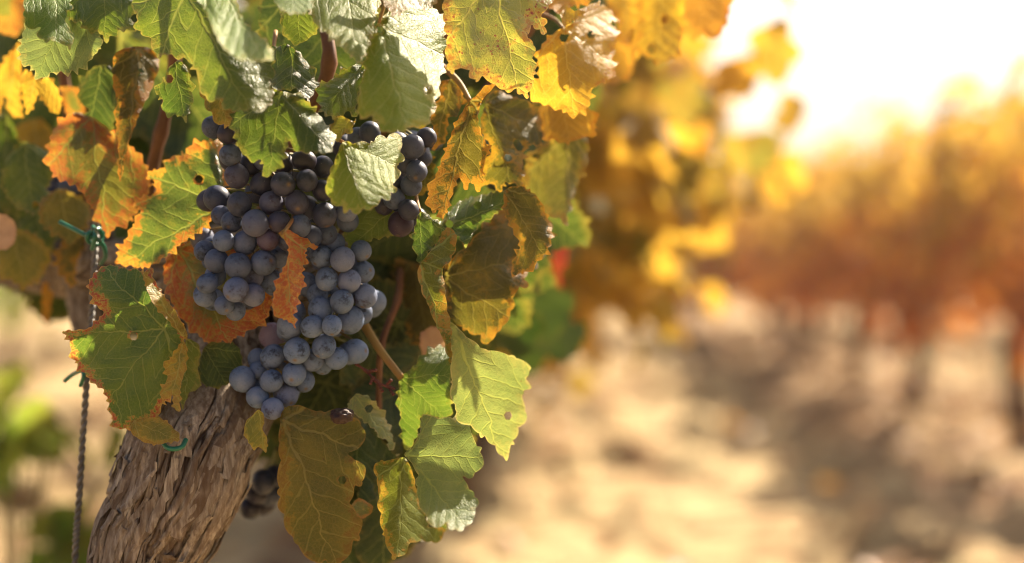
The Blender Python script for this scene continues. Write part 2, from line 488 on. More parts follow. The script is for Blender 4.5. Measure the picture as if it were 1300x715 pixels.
def soil_mat():
    T = NT('soil')
    tc = T.n('ShaderNodeTexCoord')
    co = tc.outputs['Object']
    n1 = T.noise(co, 1.1, 4, 0.6); mp = T.n('ShaderNodeMapping'); T.put(mp.inputs['Vector'], co); mp.inputs['Scale'].default_value = (0.65, 1.3, 1.0)
    n2 = T.noise(mp.outputs[0], 4.6, 5, 0.62); n3 = T.noise(co, 60, 4, 0.7)
    c = T.mix(T.sstep(n1, 0.35, 0.65), (0.38, 0.275, 0.13), (0.49, 0.375, 0.19))
    c = T.mix(T.math('MULTIPLY', T.sstep(n2, 0.38, 0.72), 0.6), c, (0.54, 0.43, 0.25))
    c = T.mix(T.sstep(n2, 0.41, 0.53, 0.85, 0.0), c, (0.17, 0.085, 0.04))
    c = T.mix(T.math('MULTIPLY', T.sstep(n3, 0.4, 0.7), 0.35), c, (0.30, 0.20, 0.12))
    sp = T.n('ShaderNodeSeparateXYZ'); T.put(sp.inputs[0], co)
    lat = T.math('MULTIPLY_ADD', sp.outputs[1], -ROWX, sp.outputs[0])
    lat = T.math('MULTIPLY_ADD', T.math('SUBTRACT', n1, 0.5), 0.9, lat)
    lane = T.math('MULTIPLY', T.sstep(lat, 0.95, 1.25), T.sstep(lat, 2.2, 2.6, 1.0, 0.0))      # right row's shade painted in, along with the brown of worked earth
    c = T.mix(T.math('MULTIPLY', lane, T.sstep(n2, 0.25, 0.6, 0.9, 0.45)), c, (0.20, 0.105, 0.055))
    return T.out(T.principled(c, 0.95, T.bump(T.math('ADD', n3, T.math('MULTIPLY', n2, 2.0)), 0.9, 0.02), 0.1))


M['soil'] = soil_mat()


def far_leaf_mat(name, stops, trans=0.58):
    """stops: [(pos, colour)] over the per-leaf random attribute"""
    T = NT(name)
    at = T.n('ShaderNodeAttribute', attribute_name='rnd')
    oi = T.n('ShaderNodeObjectInfo')
    cr = T.n('ShaderNodeValToRGB')
    el = cr.color_ramp.elements
    el[0].position, el[0].color = stops[0][0], (*stops[0][1], 1)
    el[1].position, el[1].color = stops[-1][0], (*stops[-1][1], 1)
    for p, c in stops[1:-1]:
        q = el.new(p); q.color = (*c, 1)
    T.put(cr.inputs[0], T.math('FRACT', T.math('ADD', at.outputs['Fac'], T.math('MULTIPLY', oi.outputs['Random'], 0.0))))
    tc = T.n('ShaderNodeTexCoord')
    nz = T.noise(tc.outputs['Object'], 22, 3, 0.6)
    col = T.mix(T.math('MULTIPLY', T.sstep(nz, 0.4, 0.7), 0.4), cr.outputs[0], (0.30, 0.12, 0.02))
    pr = T.principled(col, 0.5, None, 0.4)
    tl = T.n('ShaderNodeBsdfTranslucent'); T.put(tl.inputs[0], T.mix(1.0, col, (1.3, 1.15, 0.9), 'MULTIPLY'))
    mx = T.n('ShaderNodeMixShader'); mx.inputs[0].default_value = trans
    T.t.links.new(pr, mx.inputs[1]); T.t.links.new(tl.outputs[0], mx.inputs[2])
    return T.out(mx.outputs[0])


M['far_golden'] = far_leaf_mat('golden_foliage', [(0.0, (0.07, 0.10, 0.02)), (0.3, (0.18, 0.16, 0.03)), (0.55, (0.42, 0.29, 0.04)), (0.8, (0.46, 0.28, 0.035)), (1.0, (0.30, 0.13, 0.02))])
M['far_orange'] = far_leaf_mat('orange_foliage', [(0.0, (0.46, 0.36, 0.07)), (0.4, (0.44, 0.29, 0.045)), (0.65, (0.34, 0.14, 0.025)), (1.0, (0.22, 0.055, 0.015))])
M['far_green'] = far_leaf_mat('green_foliage', [(0.0, (0.10, 0.20, 0.03)), (0.5, (0.17, 0.26, 0.04)), (0.85, (0.28, 0.26, 0.04)), (1.0, (0.40, 0.28, 0.04))])
M['litter'] = far_leaf_mat('fallen_leaves', [(0.0, (0.20, 0.10, 0.04)), (0.5, (0.30, 0.14, 0.04)), (1.0, (0.42, 0.26, 0.08))], 0.25)

# ------------------------------------------------------------------ ground, hills, haze
def ground():
    def axis(lo, a, b, hi, fine):
        near = np.arange(a, b, fine)
        k = np.geomspace(fine, hi - b, 60) + b
        j = a - np.geomspace(fine, a - lo, 60)[::-1]
        return np.concatenate([j, near, k])
    xs = axis(-1500, -3.5, 5.0, 1500, 0.035)
    ys = axis(-60, 1.5, 14.0, 3000, 0.035)
    X, Y = np.meshgrid(xs, ys)
    near = np.clip(1 - np.maximum(np.abs(X) - 6, 0) / 10, 0, 1) * np.clip(1 - np.maximum(Y - 14, 0) / 12, 0, 1)
    lat = X - ROWX * Y
    Z = 0.055 * fbm(X * 1.3, Y * 1.3, 3, 3) + 0.045 * fbm(X * 4, Y * 4, 8, 3)
    f1, f2, idh, cx, cy = worley(X * 3.2 + 0.6 * vnoise(X * 6, Y * 6, 2), Y * 3.8 + 0.4 * vnoise(X * 7, Y * 7, 12), 4)
    clod = np.where(idh > 0.55, np.sqrt(np.maximum(0, 0.5 - f1)), 0) * (0.03 + 0.16 * np.maximum(idh - 0.55, 0))
    Z = (Z + clod * 1.9) * near
    Z = Z + 0.06 * np.exp(-((lat - 1.7) / 0.45) ** 2) * near + 0.05 * np.exp(-((lat + 0.3) / 0.4) ** 2) * near
    nx, ny = len(xs), len(ys)
    V = np.stack([X, Y, Z], -1).reshape(-1, 3)
    i = np.arange(nx * ny).reshape(ny, nx)
    F = np.stack([i[:-1, :-1], i[:-1, 1:], i[1:, 1:], i[1:, :-1]], -1).reshape(-1, 4)
    me = bpy.data.meshes.new('ground')
    me.vertices.add(len(V)); me.vertices.foreach_set('co', V.ravel())
    me.loops.add(F.size); me.loops.foreach_set('vertex_index', F.ravel())
    me.polygons.add(len(F)); me.polygons.foreach_set('loop_start', np.arange(0, F.size, 4)); me.polygons.foreach_set('loop_total', np.full(len(F), 4))
    me.update(calc_edges=True); me.validate()
    me.polygons.foreach_set('use_smooth', [True] * len(me.polygons))
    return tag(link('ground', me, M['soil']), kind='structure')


ground()


def hills():
    xs = np.linspace(-1400, 1600, 120)
    V = []; F = []
    for k, (y, h) in enumerate(((900, 0.0), (1100, 1.0), (1500, 0.0))):
        for x in xs:
            z = -2 + h * (26 + 22 * vnoise(x / 260.0, 0.3, 5) * 2 + 8 * vnoise(x / 60.0, 0.7, 6))
            V.append((x, y + 30 * vnoise(x / 90.0, k, 8), z))
    n = len(xs)
    for k in range(2):
        for i in range(n - 1):
            F.append((k * n + i, k * n + i + 1, (k + 1) * n + i + 1, (k + 1) * n + i))
    me = mesh_from('hills', V, F)
    tag(link('hills', me, simple_mat('dry_hillside', (0.16, 0.13, 0.06), 0.9, 0.1, scale=0.02, bump=0.2, bdist=1.0)), kind='structure')


hills()

HAZE_DENSITY = 0.0026
if HAZE_DENSITY > 0:
    V = [(x, y, z) for x in (-45, 55) for y in (-6, 75) for z in (-1.2, 4.0)]
    F = [(0, 1, 3, 2), (4, 6, 7, 5), (0, 4, 5, 1), (2, 3, 7, 6), (0, 2, 6, 4), (1, 5, 7, 3)]
    T = NT('haze_air')
    pv = T.n('ShaderNodeVolumePrincipled')
    pv.inputs['Color'].default_value = (1.0, 0.93, 0.80, 1)
    pv.inputs['Density'].default_value = HAZE_DENSITY
    pv.inputs['Anisotropy'].default_value = 0.72
    mo = T.n('ShaderNodeOutputMaterial')
    T.t.links.new(pv.outputs[0], mo.inputs['Volume'])
    tag(link('haze', mesh_from('haze', V, F, False), T.m), kind='stuff')

# ------------------------------------------------------------------ background vines
def leaf_template():
    ang = np.radians([0, 18, 27, 40, 52, 66, 80, 98, 116, 135, 160, 200, 225, 244, 262, 280, 294, 308, 320, 333, 342])
    rad = np.array([1, .86, .70, .84, .92, .78, .55, .66, .70, .62, .45, .45, .62, .70, .66, .55, .78, .92, .84, .70, .86])
    return ang, rad


def leaf_cloud(centres, normals_yaw, sizes, rnds, rng, droop=0.5):
    ang, rad = leaf_template()
    n = len(centres); m = len(ang)
    V = np.zeros((n, m + 1, 3)); A = np.zeros((n, m + 1))
    lx = np.concatenate([[0], rad * np.cos(ang)]); ly = np.concatenate([[0], rad * np.sin(ang)])
    for i in range(n):
        cup = rng.uniform(-0.35, 0.45); fold = rng.uniform(-0.25, 0.45)
        lz = cup * (lx ** 2 + ly ** 2) + fold * np.abs(ly) + 0.12 * np.sin(3 * np.arctan2(ly, lx) + rng.uniform(0, 6)) * np.hypot(lx, ly)
        pts = np.stack([lx, ly, lz], 1) * sizes[i] * 0.55
        # local x (tip) points mostly down, normal mostly sideways
        tip = Vector((rng.normal(0, .45), rng.normal(0, .45), -1 + rng.normal(0, .5))).normalized()
        nv = Vector((math.cos(normals_yaw[i]), math.sin(normals_yaw[i]), rng.uniform(-.2, .8)))
        nv = (nv - tip * nv.dot(tip)).normalized()
        b = nv.cross(tip)
        Mx = np.array([tip, b, nv])
        V[i] = pts @ Mx + centres[i]
        A[i] = rnds[i]
    F = []
    base = np.arange(m) + 1
    nxt = np.roll(base, -1)
    fan = np.stack([np.zeros(m, int), base, nxt], 1)
    F = (fan[None] + (np.arange(n) * (m + 1))[:, None, None]).reshape(-1, 3)
    return V.reshape(-1, 3), F, A.ravel()


def crown_mesh(seed, n, mat, half_len=0.85, zlo=0.62, zhi=1.34, width=0.30, size=(0.09, 0.14), xoff=0.0, keep=0.22, redlow=False):
    rng = np.random.default_rng(seed)
    C = []; Yaw = []; Sz = []; Rn = []
    while len(C) < n:
        t = rng.uniform(-1, 1); z = rng.uniform(0, 1); th = rng.uniform(0, 2 * math.pi)
        top = zhi + 0.14 * math.sin(t * 5 + seed) + 0.08 * math.sin(t * 11 + seed * 2)
        low = zlo + 0.12 * math.sin(t * 6 + seed * 3) + 0.07 * math.sin(t * 13)
        w = width * (1 - 0.55 * z ** 2) * (0.75 + 0.3 * math.sin(t * 7 + z * 4 + seed))
        rr = rng.uniform(0.45, 1.0)
        if vnoise(np.array(t * 4 + seed), np.array(z * 4 + th), seed) > keep: continue
        x = xoff + w * rr * math.cos(th)
        low = low + 0.45 * max(0.0, x - 0.30)
        C.append((x, t * half_len, low + (top - low) * z + 0.05 * rng.normal()))
        Yaw.append((0 if x > xoff else math.pi) + rng.normal(0, .7)); Sz.append(rng.uniform(*size))
        Rn.append(np.clip((0.05 + 0.85 * (1 - z) + 0.14 * rng.normal()) if redlow else (0.15 + 0.75 * rng.beta(2, 2) + 0.25 * (z - 0.5)), 0.01, 0.99))
    V, F, A = leaf_cloud(C, Yaw, Sz, Rn, rng)
    # a few shoots sticking up
    me = mesh_from('crown', V, F, False, {'rnd': A})
    me.materials.append(mat)
    return me


def far_trunk_mesh(seed):
    rng = np.random.default_rng(seed)
    pts = spline([(0, 0, -0.08), (0.02, 0.03, 0.2), (-0.03 + 0.03 * rng.normal(), 0.02, 0.42), (0.02, 0.05 * rng.normal(), 0.66), (0.0, 0.0, 0.85)], 16)
    rad = np.interp(np.linspace(0, 1, 17), [0, .15, .6, 1], [0.065, 0.045, 0.04, 0.05]) * (1 + 0.12 * rng.normal(size=17))
    parts = [tube(pts, list(rad), 10)]
    for s in (-1, 1):
        arm = spline([(0, 0, 0.78), (0.02, s * 0.25, 0.86), (-0.01, s * 0.55, 0.87), (0.01, s * 0.82, 0.89)], 10)
        parts.append(tube(arm, list(np.linspace(0.035, 0.018, 11)), 8))
    for k in range(7):
        y = rng.uniform(-0.75, 0.75)
        sh = spline([(0, y, 0.87), (0.05 * rng.normal(), y + 0.05 * rng.normal(), 1.05), (0.12 * rng.normal(), y + .12 * rng.normal(), 1.35)], 8)
        parts.append(tube(sh, list(np.linspace(0.006, 0.003, 9)), 5))
    V, F = merge(parts)
    me = mesh_from('trunk', V, F)
    me.materials.append(M['farbark'])
    return me


M['farbark'] = simple_mat('vine_wood', (0.12, 0.06, 0.035), 0.9, 0.1, scale=25, bump=0.6, bdist=0.01)
TRUNKS = [far_trunk_mesh(s) for s in (1, 2, 3)]
CROWN_G = [crown_mesh(s, 2300, M['far_golden'], zlo=0.74, zhi=1.36, width=0.52, xoff=0.26, keep=0.45, size=(0.08, 0.12)) for s in (11, 12, 13)]
CROWN_O = [crown_mesh(s, 520, M['far_orange'], zlo=0.60, zhi=1.42, width=0.36, redlow=True, keep=0.3) for s in (21, 22, 23)]
CROWN_X = [crown_mesh(s, 620, M['far_orange'], zlo=0.42, zhi=1.40, width=0.45, redlow=True, keep=0.35) for s in (41, 42)]
CROWN_N = [crown_mesh(s, 420, M['far_green'], zlo=0.55) for s in (31, 32)]


def row_point(lat, y):
    return Vector((lat + ROWX * y, y, 0.0))


PROTO = {}


def bg_vine(lat, y, crowns, k, label, group, scale=1.0):
    root = thing('grapevine', row_point(lat, y), label, 'grapevine', group)
    root.rotation_euler = (0, 0, -math.atan2(ROWX, 1) + (math.pi if k % 2 and crowns is not CROWN_G else 0))
    root.scale = (scale, scale, scale)
    for nm, me in (('trunk', TRUNKS[k % len(TRUNKS)]), ('crown', crowns[k % len(crowns)])):
        if me.name not in PROTO:
            PROTO[me.name] = link(nm, me, None, root)
        else:
            c = PROTO[me.name].copy(); COL.objects.link(c); c.parent = root
    return root


ORD = ['nearest', 'second', 'third', 'fourth', 'fifth', 'sixth', 'seventh', 'eighth', 'ninth', 'tenth', 'eleventh', 'twelfth']
# the vines next in the same row as the main one
g = 'golden vines behind the main vine'
for k, (y, lt) in enumerate(((2.7, -0.39), (3.9, -0.32), (5.1, -0.32), (6.3, -0.32), (7.5, -0.32), (8.8, -0.32), (10.1, -0.32))):
    bg_vine(lt, y, CROWN_G, k, 'blurred golden vine, %s behind the main vine in its own row' % ('first', 'second', 'third', 'fourth', 'fifth', 'sixth', 'seventh')[k], g)
g = 'orange vines across the bare soil strip'
for k in range(5):
    bg_vine(1.7, 5.3 + 1.5 * k, CROWN_O, k, ('hazy orange vine across the bare soil, %s in its row' % ORD[k]) if k else 'hazy orange vine with dark trunk, nearest across the bare soil strip', g)
for k in range(4):
    bg_vine(4.1, 8.0 + 1.5 * k, CROWN_O, k + 1, 'hazy orange vine in the second row across the bare soil, %s in that row' % ORD[k], 'vines of the second orange row')
# rows that run crosswise and close the far end of the soil strip
for r_, (y0, n_) in enumerate(((13.0, 11), (15.2, 12), (17.6, 13))):
    for k in range(n_):
        x = -1.6 + 1.05 * k + 0.3 * r_
        o = bg_vine(x - ROWX * y0, y0 + 0.12 * math.sin(3 * k + r_), CROWN_X, k + r_, ('hazy red-brown vine in the first row closing the far end of the soil strip', 'hazy vine in the second row at the far end of the soil strip', 'hazy vine in the third row at the far end of the soil strip')[r_],
                    ('vines of the first cross row', 'vines of the second cross row', 'vines of the third cross row')[r_], 1.0 + 0.06 * math.sin(5 * k + 2 * r_))
        o.rotation_euler = (0, 0, R(90) + 0.1 * math.sin(7 * k))
for k in range(6):
    bg_vine(-3.6, 7.6 + 1.7 * k, CROWN_N, k, 'blurred green vine in the row left of the main vine, %s in view' % ORD[k], 'green vines in the row left of the main vine')


def litter():
    rng = np.random.default_rng(5)
    n = 1500
    C = []; 
    for i in range(n):
        lane = rng.choice([-0.3, 1.75, 1.75, 4.1])
        y = rng.uniform(2.2, 16)
        x = lane + rng.normal(0, 0.38) + ROWX * y
        C.append((x, y, 0.05 + rng.uniform(0, 0.03)))
    ang, rad = leaf_template(); m = len(ang)
    V = []; F = []; A = []
    for i, c in enumerate(C):
        s = rng.uniform(.03, .06); yaw = rng.uniform(0, 6.28); tx, ty = rng.normal(0, .35, 2); b0 = len(V)
        V.append(c); A.append(rng.random())
        for a_, r_ in zip(ang, rad):
            dx, dy = s * r_ * math.cos(a_ + yaw), s * r_ * math.sin(a_ + yaw)
            V.append((c[0] + dx, c[1] + dy, c[2] + dx * tx + dy * ty + 0.3 * r_ * s * rng.random())); A.append(A[b0])
        for k in range(m): F.append((b0, b0 + 1 + k, b0 + 1 + (k + 1) % m))
    me = mesh_from('leaf_litter', V, F, False, {'rnd': A})
    tag(link('leaf_litter', me, M['litter']), 'dry fallen vine leaves scattered on the soil under the rows', 'leaf litter', kind='stuff')


litter()

# ------------------------------------------------------------------ main vine
BASE = P(192, 760, 1.0); BASE.z = 0.0
VINE = thing('grapevine', BASE, 'sharp foreground grapevine with shaggy bark trunk and autumn edged leaves', 'grapevine')
INV = Matrix.Translation(-BASE)


def vpart(name, V, F, mat, parent=None, attrs=None, smooth=True):
    """a mesh given in world coordinates, parented under the vine (or one of its parts)"""
    V = np.asarray([tuple(v) for v in V], float) - np.array(BASE)
    me = mesh_from(name, V, F, smooth, attrs)
    return link(name, me, mat, parent or VINE)


def bark_tube(ctrl, nlen, nang, seed, amp, wx=1.0, wy=1.0, flakes=0, span=(0, 1)):
    """shaggy bark: ctrl = [(px,py,depth,r_px)]"""
    c = spline(ctrl, nlen - 1)
    pts = unproj(c[:, 0], c[:, 1], c[:, 2]); rad = c[:, 3] * c[:, 2] / FPX
    tang = np.gradient(pts, axis=0); tang /= np.linalg.norm(tang, axis=1)[:, None]
    a = np.array([0.0, 1.0, 0.0]) - tang * tang[:, 1:2]; a /= np.linalg.norm(a, axis=1)[:, None]      # the seam runs down the back
    b = np.cross(tang, a)
    s = np.concatenate([[0], np.cumsum(np.linalg.norm(np.diff(pts, axis=0), axis=1))])
    th = np.linspace(0, 2 * np.pi, nang, endpoint=False)
    TH, SS = np.meshgrid(th, s)
    RAD = rad[:, None]
    U = TH * float(np.median(rad))
    U = U + 0.011 * fbm(U * 22, SS * 9, seed, 2) + 0.0022 * fbm(U * 120, SS * 60, seed + 1, 2) + SS * 0.12
    V_ = SS + 0.012 * fbm(U * 90, SS * 30, seed + 2, 2)
    s1, s2, sid, sx, sy = worley(U * 62, V_ * 11, seed + 4)                     # big slabs of old bark
    f1, f2, idh, cx, cy = worley(U * 150 * wx, V_ * 22 * wy, seed + 5)          # strips
    g1, g2, gid, gx, gy = worley(U * 430 * wx, V_ * 62 * wy, seed + 6)          # fibres
    brk = np.clip(0.5 + 2.2 * fbm(U * 70, SS * 26, seed + 7, 2), 0, 1)
    e0 = np.clip((s2 - s1) * 2.4, 0, 1); edge = np.clip((f2 - f1) * 3.4, 0, 1); e2 = np.clip((g2 - g1) * 2.2, 0, 1)
    edge = 1 - (1 - edge) * (0.35 + 0.65 * brk)
    fib = fbm(U * 700, SS * 40, seed + 60, 3)
    H = 0.75 * sid * e0 ** 0.5 + (0.25 + 0.70 * idh) * edge ** 0.55 + 0.40 * cx * edge + 0.35 * cy * edge + 0.34 * (0.25 + gid) * e2 ** 0.6 + 0.25 * fib
    lump = 0.10 * fbm(np.cos(TH) * 1.3 + 3, np.sin(TH) * 1.3 + SS * 7, seed + 12, 3)
    rr = RAD * (1 + lump) + amp * (H - 0.8)
    Vv = pts[:, None, :] + rr[..., None] * (np.cos(TH)[..., None] * a[:, None, :] + np.sin(TH)[..., None] * b[:, None, :])
    idx = np.arange(nlen * nang).reshape(nlen, nang)
    j = np.roll(idx, -1, axis=1)
    F = np.stack([idx[:-1], j[:-1], j[1:], idx[1:]], -1).reshape(-1, 4)
    FV = []; FF = []; FH = []; FI = []
    frng = np.random.default_rng(seed + 77)
    def surf(si, th):
        si = np.clip(si, 0, nlen - 1.001); th = np.mod(th, 2 * np.pi) / (2 * np.pi) * nang
        return rr[np.clip(np.round(si).astype(int), 0, nlen - 1), np.round(th).astype(int) % nang], si
    ds = np.gradient(s)
    for _ in range(flakes):
        i0 = frng.uniform(span[0], span[1]) * nlen; th0 = frng.uniform(0, 2 * np.pi)
        ln = frng.uniform(.02, .085) * frng.uniform(.6, 1.2); wd = frng.uniform(.0016, .0048)
        lift0, lift1 = frng.uniform(0, .0016), frng.uniform(.0005, .0042)
        if frng.random() < .5: lift0, lift1 = lift1, lift0
        lean = frng.normal(0.05, .09); m = 9; base = len(FV); fid = frng.random()
        k0 = int(np.clip(i0, 0, nlen - 1)); step = ln / m / max(ds[k0], 1e-6); r0 = rad[k0]
        for i in range(m + 1):
            t = i / m
            si = np.clip(i0 + (i - m / 2) * step, 0, nlen - 1.001); k = int(si)
            w_ = wd * (0.35 + 0.65 * math.sin(math.pi * min(max(t, .06), .94)) ** 0.5) * frng.uniform(.75, 1.2)
            thc = th0 + lean * (t - .5) * ln / r0 + frng.normal(0, .0007) / r0
            lift = lift0 * (1 - t) ** 2 + lift1 * t ** 2 + .0004
            for q_, e_ in ((-1, 0.55), (-0.35, 1.0), (0.35, 1.0), (1, 0.6)):
                tq = thc + q_ * w_ / r0
                rq = float(rr[k, int(np.mod(tq, 2 * np.pi) / (2 * np.pi) * nang) % nang]) * 0.5 + 0.5 * (r0 + amp * 0.35)
                rq = rq + lift + (0.0006 if abs(q_) < .5 else 0.0)
                FV.append(pts[k] + (si - k) * (pts[min(k + 1, nlen - 1)] - pts[k]) + rq * (math.cos(tq) * a[k] + math.sin(tq) * b[k]))
                FH.append(e_ * (0.8 if i in (0, m) else 1)); FI.append(fid)
        for i in range(m):
            for q_ in range(3):
                v0 = base + i * 4 + q_
                FF.append((v0, v0 + 1, v0 + 5, v0 + 4))
    bh = np.clip(edge * (0.45 + 0.55 * e2) * (0.6 + 0.4 * e0), 0, 1)
    n0 = nlen * nang
    VV = Vv.reshape(-1, 3); bi = (0.6 * idh + 0.4 * gid).ravel(); bh = bh.ravel(); F = F.tolist()
    if FV:
        VV = np.vstack([VV, np.array(FV)]); bh = np.concatenate([bh, FH]); bi = np.concatenate([bi, FI])
        F += [tuple(i + n0 for i in f) for f in FF]
    return VV, F, {'barkh': bh, 'barkid': bi}


# trunk to the ground, head hidden in the canopy
V, F, A = bark_tube([(150, 2150, .97, 110), (165, 1500, .962, 84), (160, 1000, .962, 70), (182, 720, .962, 64), (206, 657, .962, 70), (230, 607, .963, 77), (243, 567, .968, 75), (264, 525, .985, 71), (286, 470, 1.02, 70), (300, 390, 1.07, 72), (305, 320, 1.10, 60), (305, 270, 1.11, 10)], 980, 620, 4, 0.0040, flakes=330, span=(0.25, 0.85))
vpart('trunk', V, F, M['bark'], None, A)
V, F, A = bark_tube([(300, 400, 1.02, 46), (230, 365, 1.05, 44), (160, 345, 1.08, 40), (105, 345, 1.12, 36), (30, 335, 1.17, 32), (-80, 320, 1.22, 30), (-220, 310, 1.28, 22)], 300, 220, 9, 0.0032)
vpart('arm', V, F, M['bark'], None, A)
V, F, A = bark_tube([(118, 260, 1.10, 20), (112, 310, 1.10, 28), (115, 360, 1.11, 30), (122, 420, 1.10, 24), (126, 440, 1.10, 6)], 140, 150, 12, 0.003)
vpart('spur', V, F, M['bark'], None, A)
V, F, A = bark_tube([(310, 400, 1.03, 50), (380, 350, 1.07, 44), (450, 330, 1.12, 40), (540, 310, 1.2, 36), (600, 300, 1.4, 30), (640, 300, 1.8, 24)], 240, 160, 15, 0.003)
vpart('arm', V, F, M['bark'], None, A)


def cane(ctrl, r0, r1, mat='cane'):
    c = spline(ctrl, 30)
    pts = unproj(c[:, 0], c[:, 1], c[:, 2])
    rad = [ (r0 + (r1 - r0) * i / 30) * (1 + (0.25 if i % 6 == 0 else 0)) for i in range(31)]
    V, F = tube(pts, rad, 10)
    return vpart('cane', V, F, M[mat])


cane([(300, 380, 1.02), (330, 280, 1.0), (380, 170, 0.97), (418, 80, 0.95), (400, -20, 0.97), (380, -160, 1.0)], 0.0055, 0.004)
cane([(200, 355, 1.06), (190, 240, 1.04), (215, 120, 1.02), (230, 0, 1.0), (240, -140, 0.98)], 0.005, 0.0035)
cane([(110, 340, 1.12), (100, 220, 1.1), (80, 90, 1.07), (70, -60, 1.05)], 0.005, 0.0035)
cane([(420, 335, 1.1), (450, 220, 1.08), (540, 90, 1.05), (600, -20, 1.02), (640, -140, 1.0)], 0.005, 0.0035)
cane([(500, 320, 1.15), (560, 200, 1.12), (650, 70, 1.1), (740, -60, 1.1)], 0.005, 0.003)
cane([(540, 310, 1.2), (512, 330, 1.06), (505, 380, 1.02), (484, 440, 1.0), (480, 520, 1.0), (470, 620, 1.02)], 0.003, 0.002)
cane([(560, 300, 1.25), (640, 150, 1.25), (760, 20, 1.25), (860, -60, 1.28)], 0.0045, 0.003)


# ---------------------------------------------------------------- leaves
def resample_closed(poly, step):
    p = np.asarray(poly, float)
    n = len(p)
    out = []
    for i in range(n):
        a, b, c, d = p[i - 1], p[i], p[(i + 1) % n], p[(i + 2) % n]
        # centripetal-ish: soften tension so corners stay crisp
        for t in np.linspace(0, 1, 8, endpoint=False):
            cr = 0.5 * ((2 * b) + (c - a) * t + (2 * a - 5 * b + 4 * c - d) * t * t + (-a + 3 * b - 3 * c + d) * t ** 3)
            li = b + (c - b) * t
            out.append(0.6 * cr + 0.4 * li)
    out = np.array(out)
    seg = np.linalg.norm(np.diff(np.vstack([out, out[:1]]), axis=0), axis=1)
    s = np.concatenate([[0], np.cumsum(seg)])
    m = max(24, int(s[-1] / step))
    q = np.linspace(0, s[-1], m, endpoint=False)
    o2 = np.vstack([out, out[:1]])
    return np.stack([np.interp(q, s, o2[:, 0]), np.interp(q, s, o2[:, 1])], 1), q, s[-1]


def signed_area(p):
    x, y = p[:, 0], p[:, 1]
    return 0.5 * np.sum(x * np.roll(y, -1) - np.roll(x, -1) * y)


def add_teeth(p, q, total, amp, period, rng, skip=None):
    nrm = np.roll(p, -1, 0) - np.roll(p, 1, 0)
    nrm = np.stack([nrm[:, 1], -nrm[:, 0]], 1)
    nrm /= np.maximum(np.linalg.norm(nrm, axis=1), 1e-9)[:, None]
    if signed_area(p) < 0: nrm = -nrm
    k = max(4, int(round(total / period)))
    bounds = np.sort((np.arange(k) + rng.uniform(-.42, .42, k)) / k * total)
    amps = amp * np.where(rng.random(k) < .3, rng.uniform(1.1, 1.7, k), rng.uniform(0.25, 1.0, k))
    j = np.searchsorted(bounds, q) % k
    lo = np.where(j == 0, bounds[-1] - total, bounds[j - 1]); hi = np.where(q >= bounds[-1], bounds[0] + total, bounds[j])
    lo = np.where(q >= bounds[-1], bounds[-1], lo)
    t = np.clip((q - lo) / np.maximum(hi - lo, 1e-6), 0, 1)
    pk = 0.58
    w = np.where(t < pk, (t / pk) ** 1.15, ((1 - t) / (1 - pk)) ** 1.15)
    if period >= 15: w = np.sin(np.pi * t) ** 0.8
    w = w * amps[j] - amp * 0.35
    if skip is not None:
        w = w * skip(p)
    return p + nrm * w[:, None]


def in_poly(pts, poly):
    x, y = pts[:, 0], pts[:, 1]
    ins = np.zeros(len(pts), bool)
    n = len(poly)
    for i in range(n):
        x1, y1 = poly[i - 1]; x2, y2 = poly[i]
        c = ((y1 > y) != (y2 > y)) & (x < (x2 - x1) * (y - y1) / (y2 - y1 + 1e-12) + x1)
        ins ^= c
    return ins


def edge_dist(pts, poly):
    d = np.full(len(pts), 1e9)
    a = poly; b = np.roll(poly, -1, 0)
    for i in range(0, len(a)):
        ab = b[i] - a[i]; l2 = max(ab @ ab, 1e-12)
        t = np.clip(((pts - a[i]) @ ab) / l2, 0, 1)
        d = np.minimum(d, np.hypot(*(pts - (a[i] + t[:, None] * ab)).T))
    return d


def triangulate(outline, spacing, rng):
    lo, hi = outline.min(0), outline.max(0)
    gx = np.arange(lo[0], hi[0], spacing); gy = np.arange(lo[1], hi[1], spacing * 0.87)
    X, Y = np.meshgrid(gx, gy)
    X = X + np.where(np.arange(len(gy)) % 2, spacing / 2, 0)[:, None]
    pts = np.stack([X.ravel(), Y.ravel()], 1) + rng.uniform(-.12, .12, (X.size, 2)) * spacing
    pts = pts[in_poly(pts, outline)]
    if len(pts):
        pts = pts[edge_dist(pts, outline) > spacing * 0.35]
    allp = np.vstack([outline, pts])
    n = len(outline)
    r = delaunay_2d_cdt([Vector(p) for p in allp.tolist()], [], [list(range(n))], 1, 1e-6)
    V2 = np.array([tuple(v) for v in r[0]]); F = [tuple(f) for f in r[2]]
    return V2, F


LEAF_COUNT = 0


def petiole(parent, a, b, d0, d1, bow=8, r=0.0011, end=None):
    """a, b photo pixels: from leaf junction to the cane"""
    mid = ((a[0] + b[0]) / 2 + bow, (a[1] + b[1]) / 2 - abs(bow) * 0.4)
    c = spline([(a[0], a[1], d0), (mid[0], mid[1], (d0 + d1) / 2), (b[0], b[1], d1)], 14)
    V, F = tube(unproj(c[:, 0], c[:, 1], c[:, 2]), list(np.linspace(r, r * 1.35, 15)), 8)
    return vpart('petiole', V, F, M['petiole'], parent)


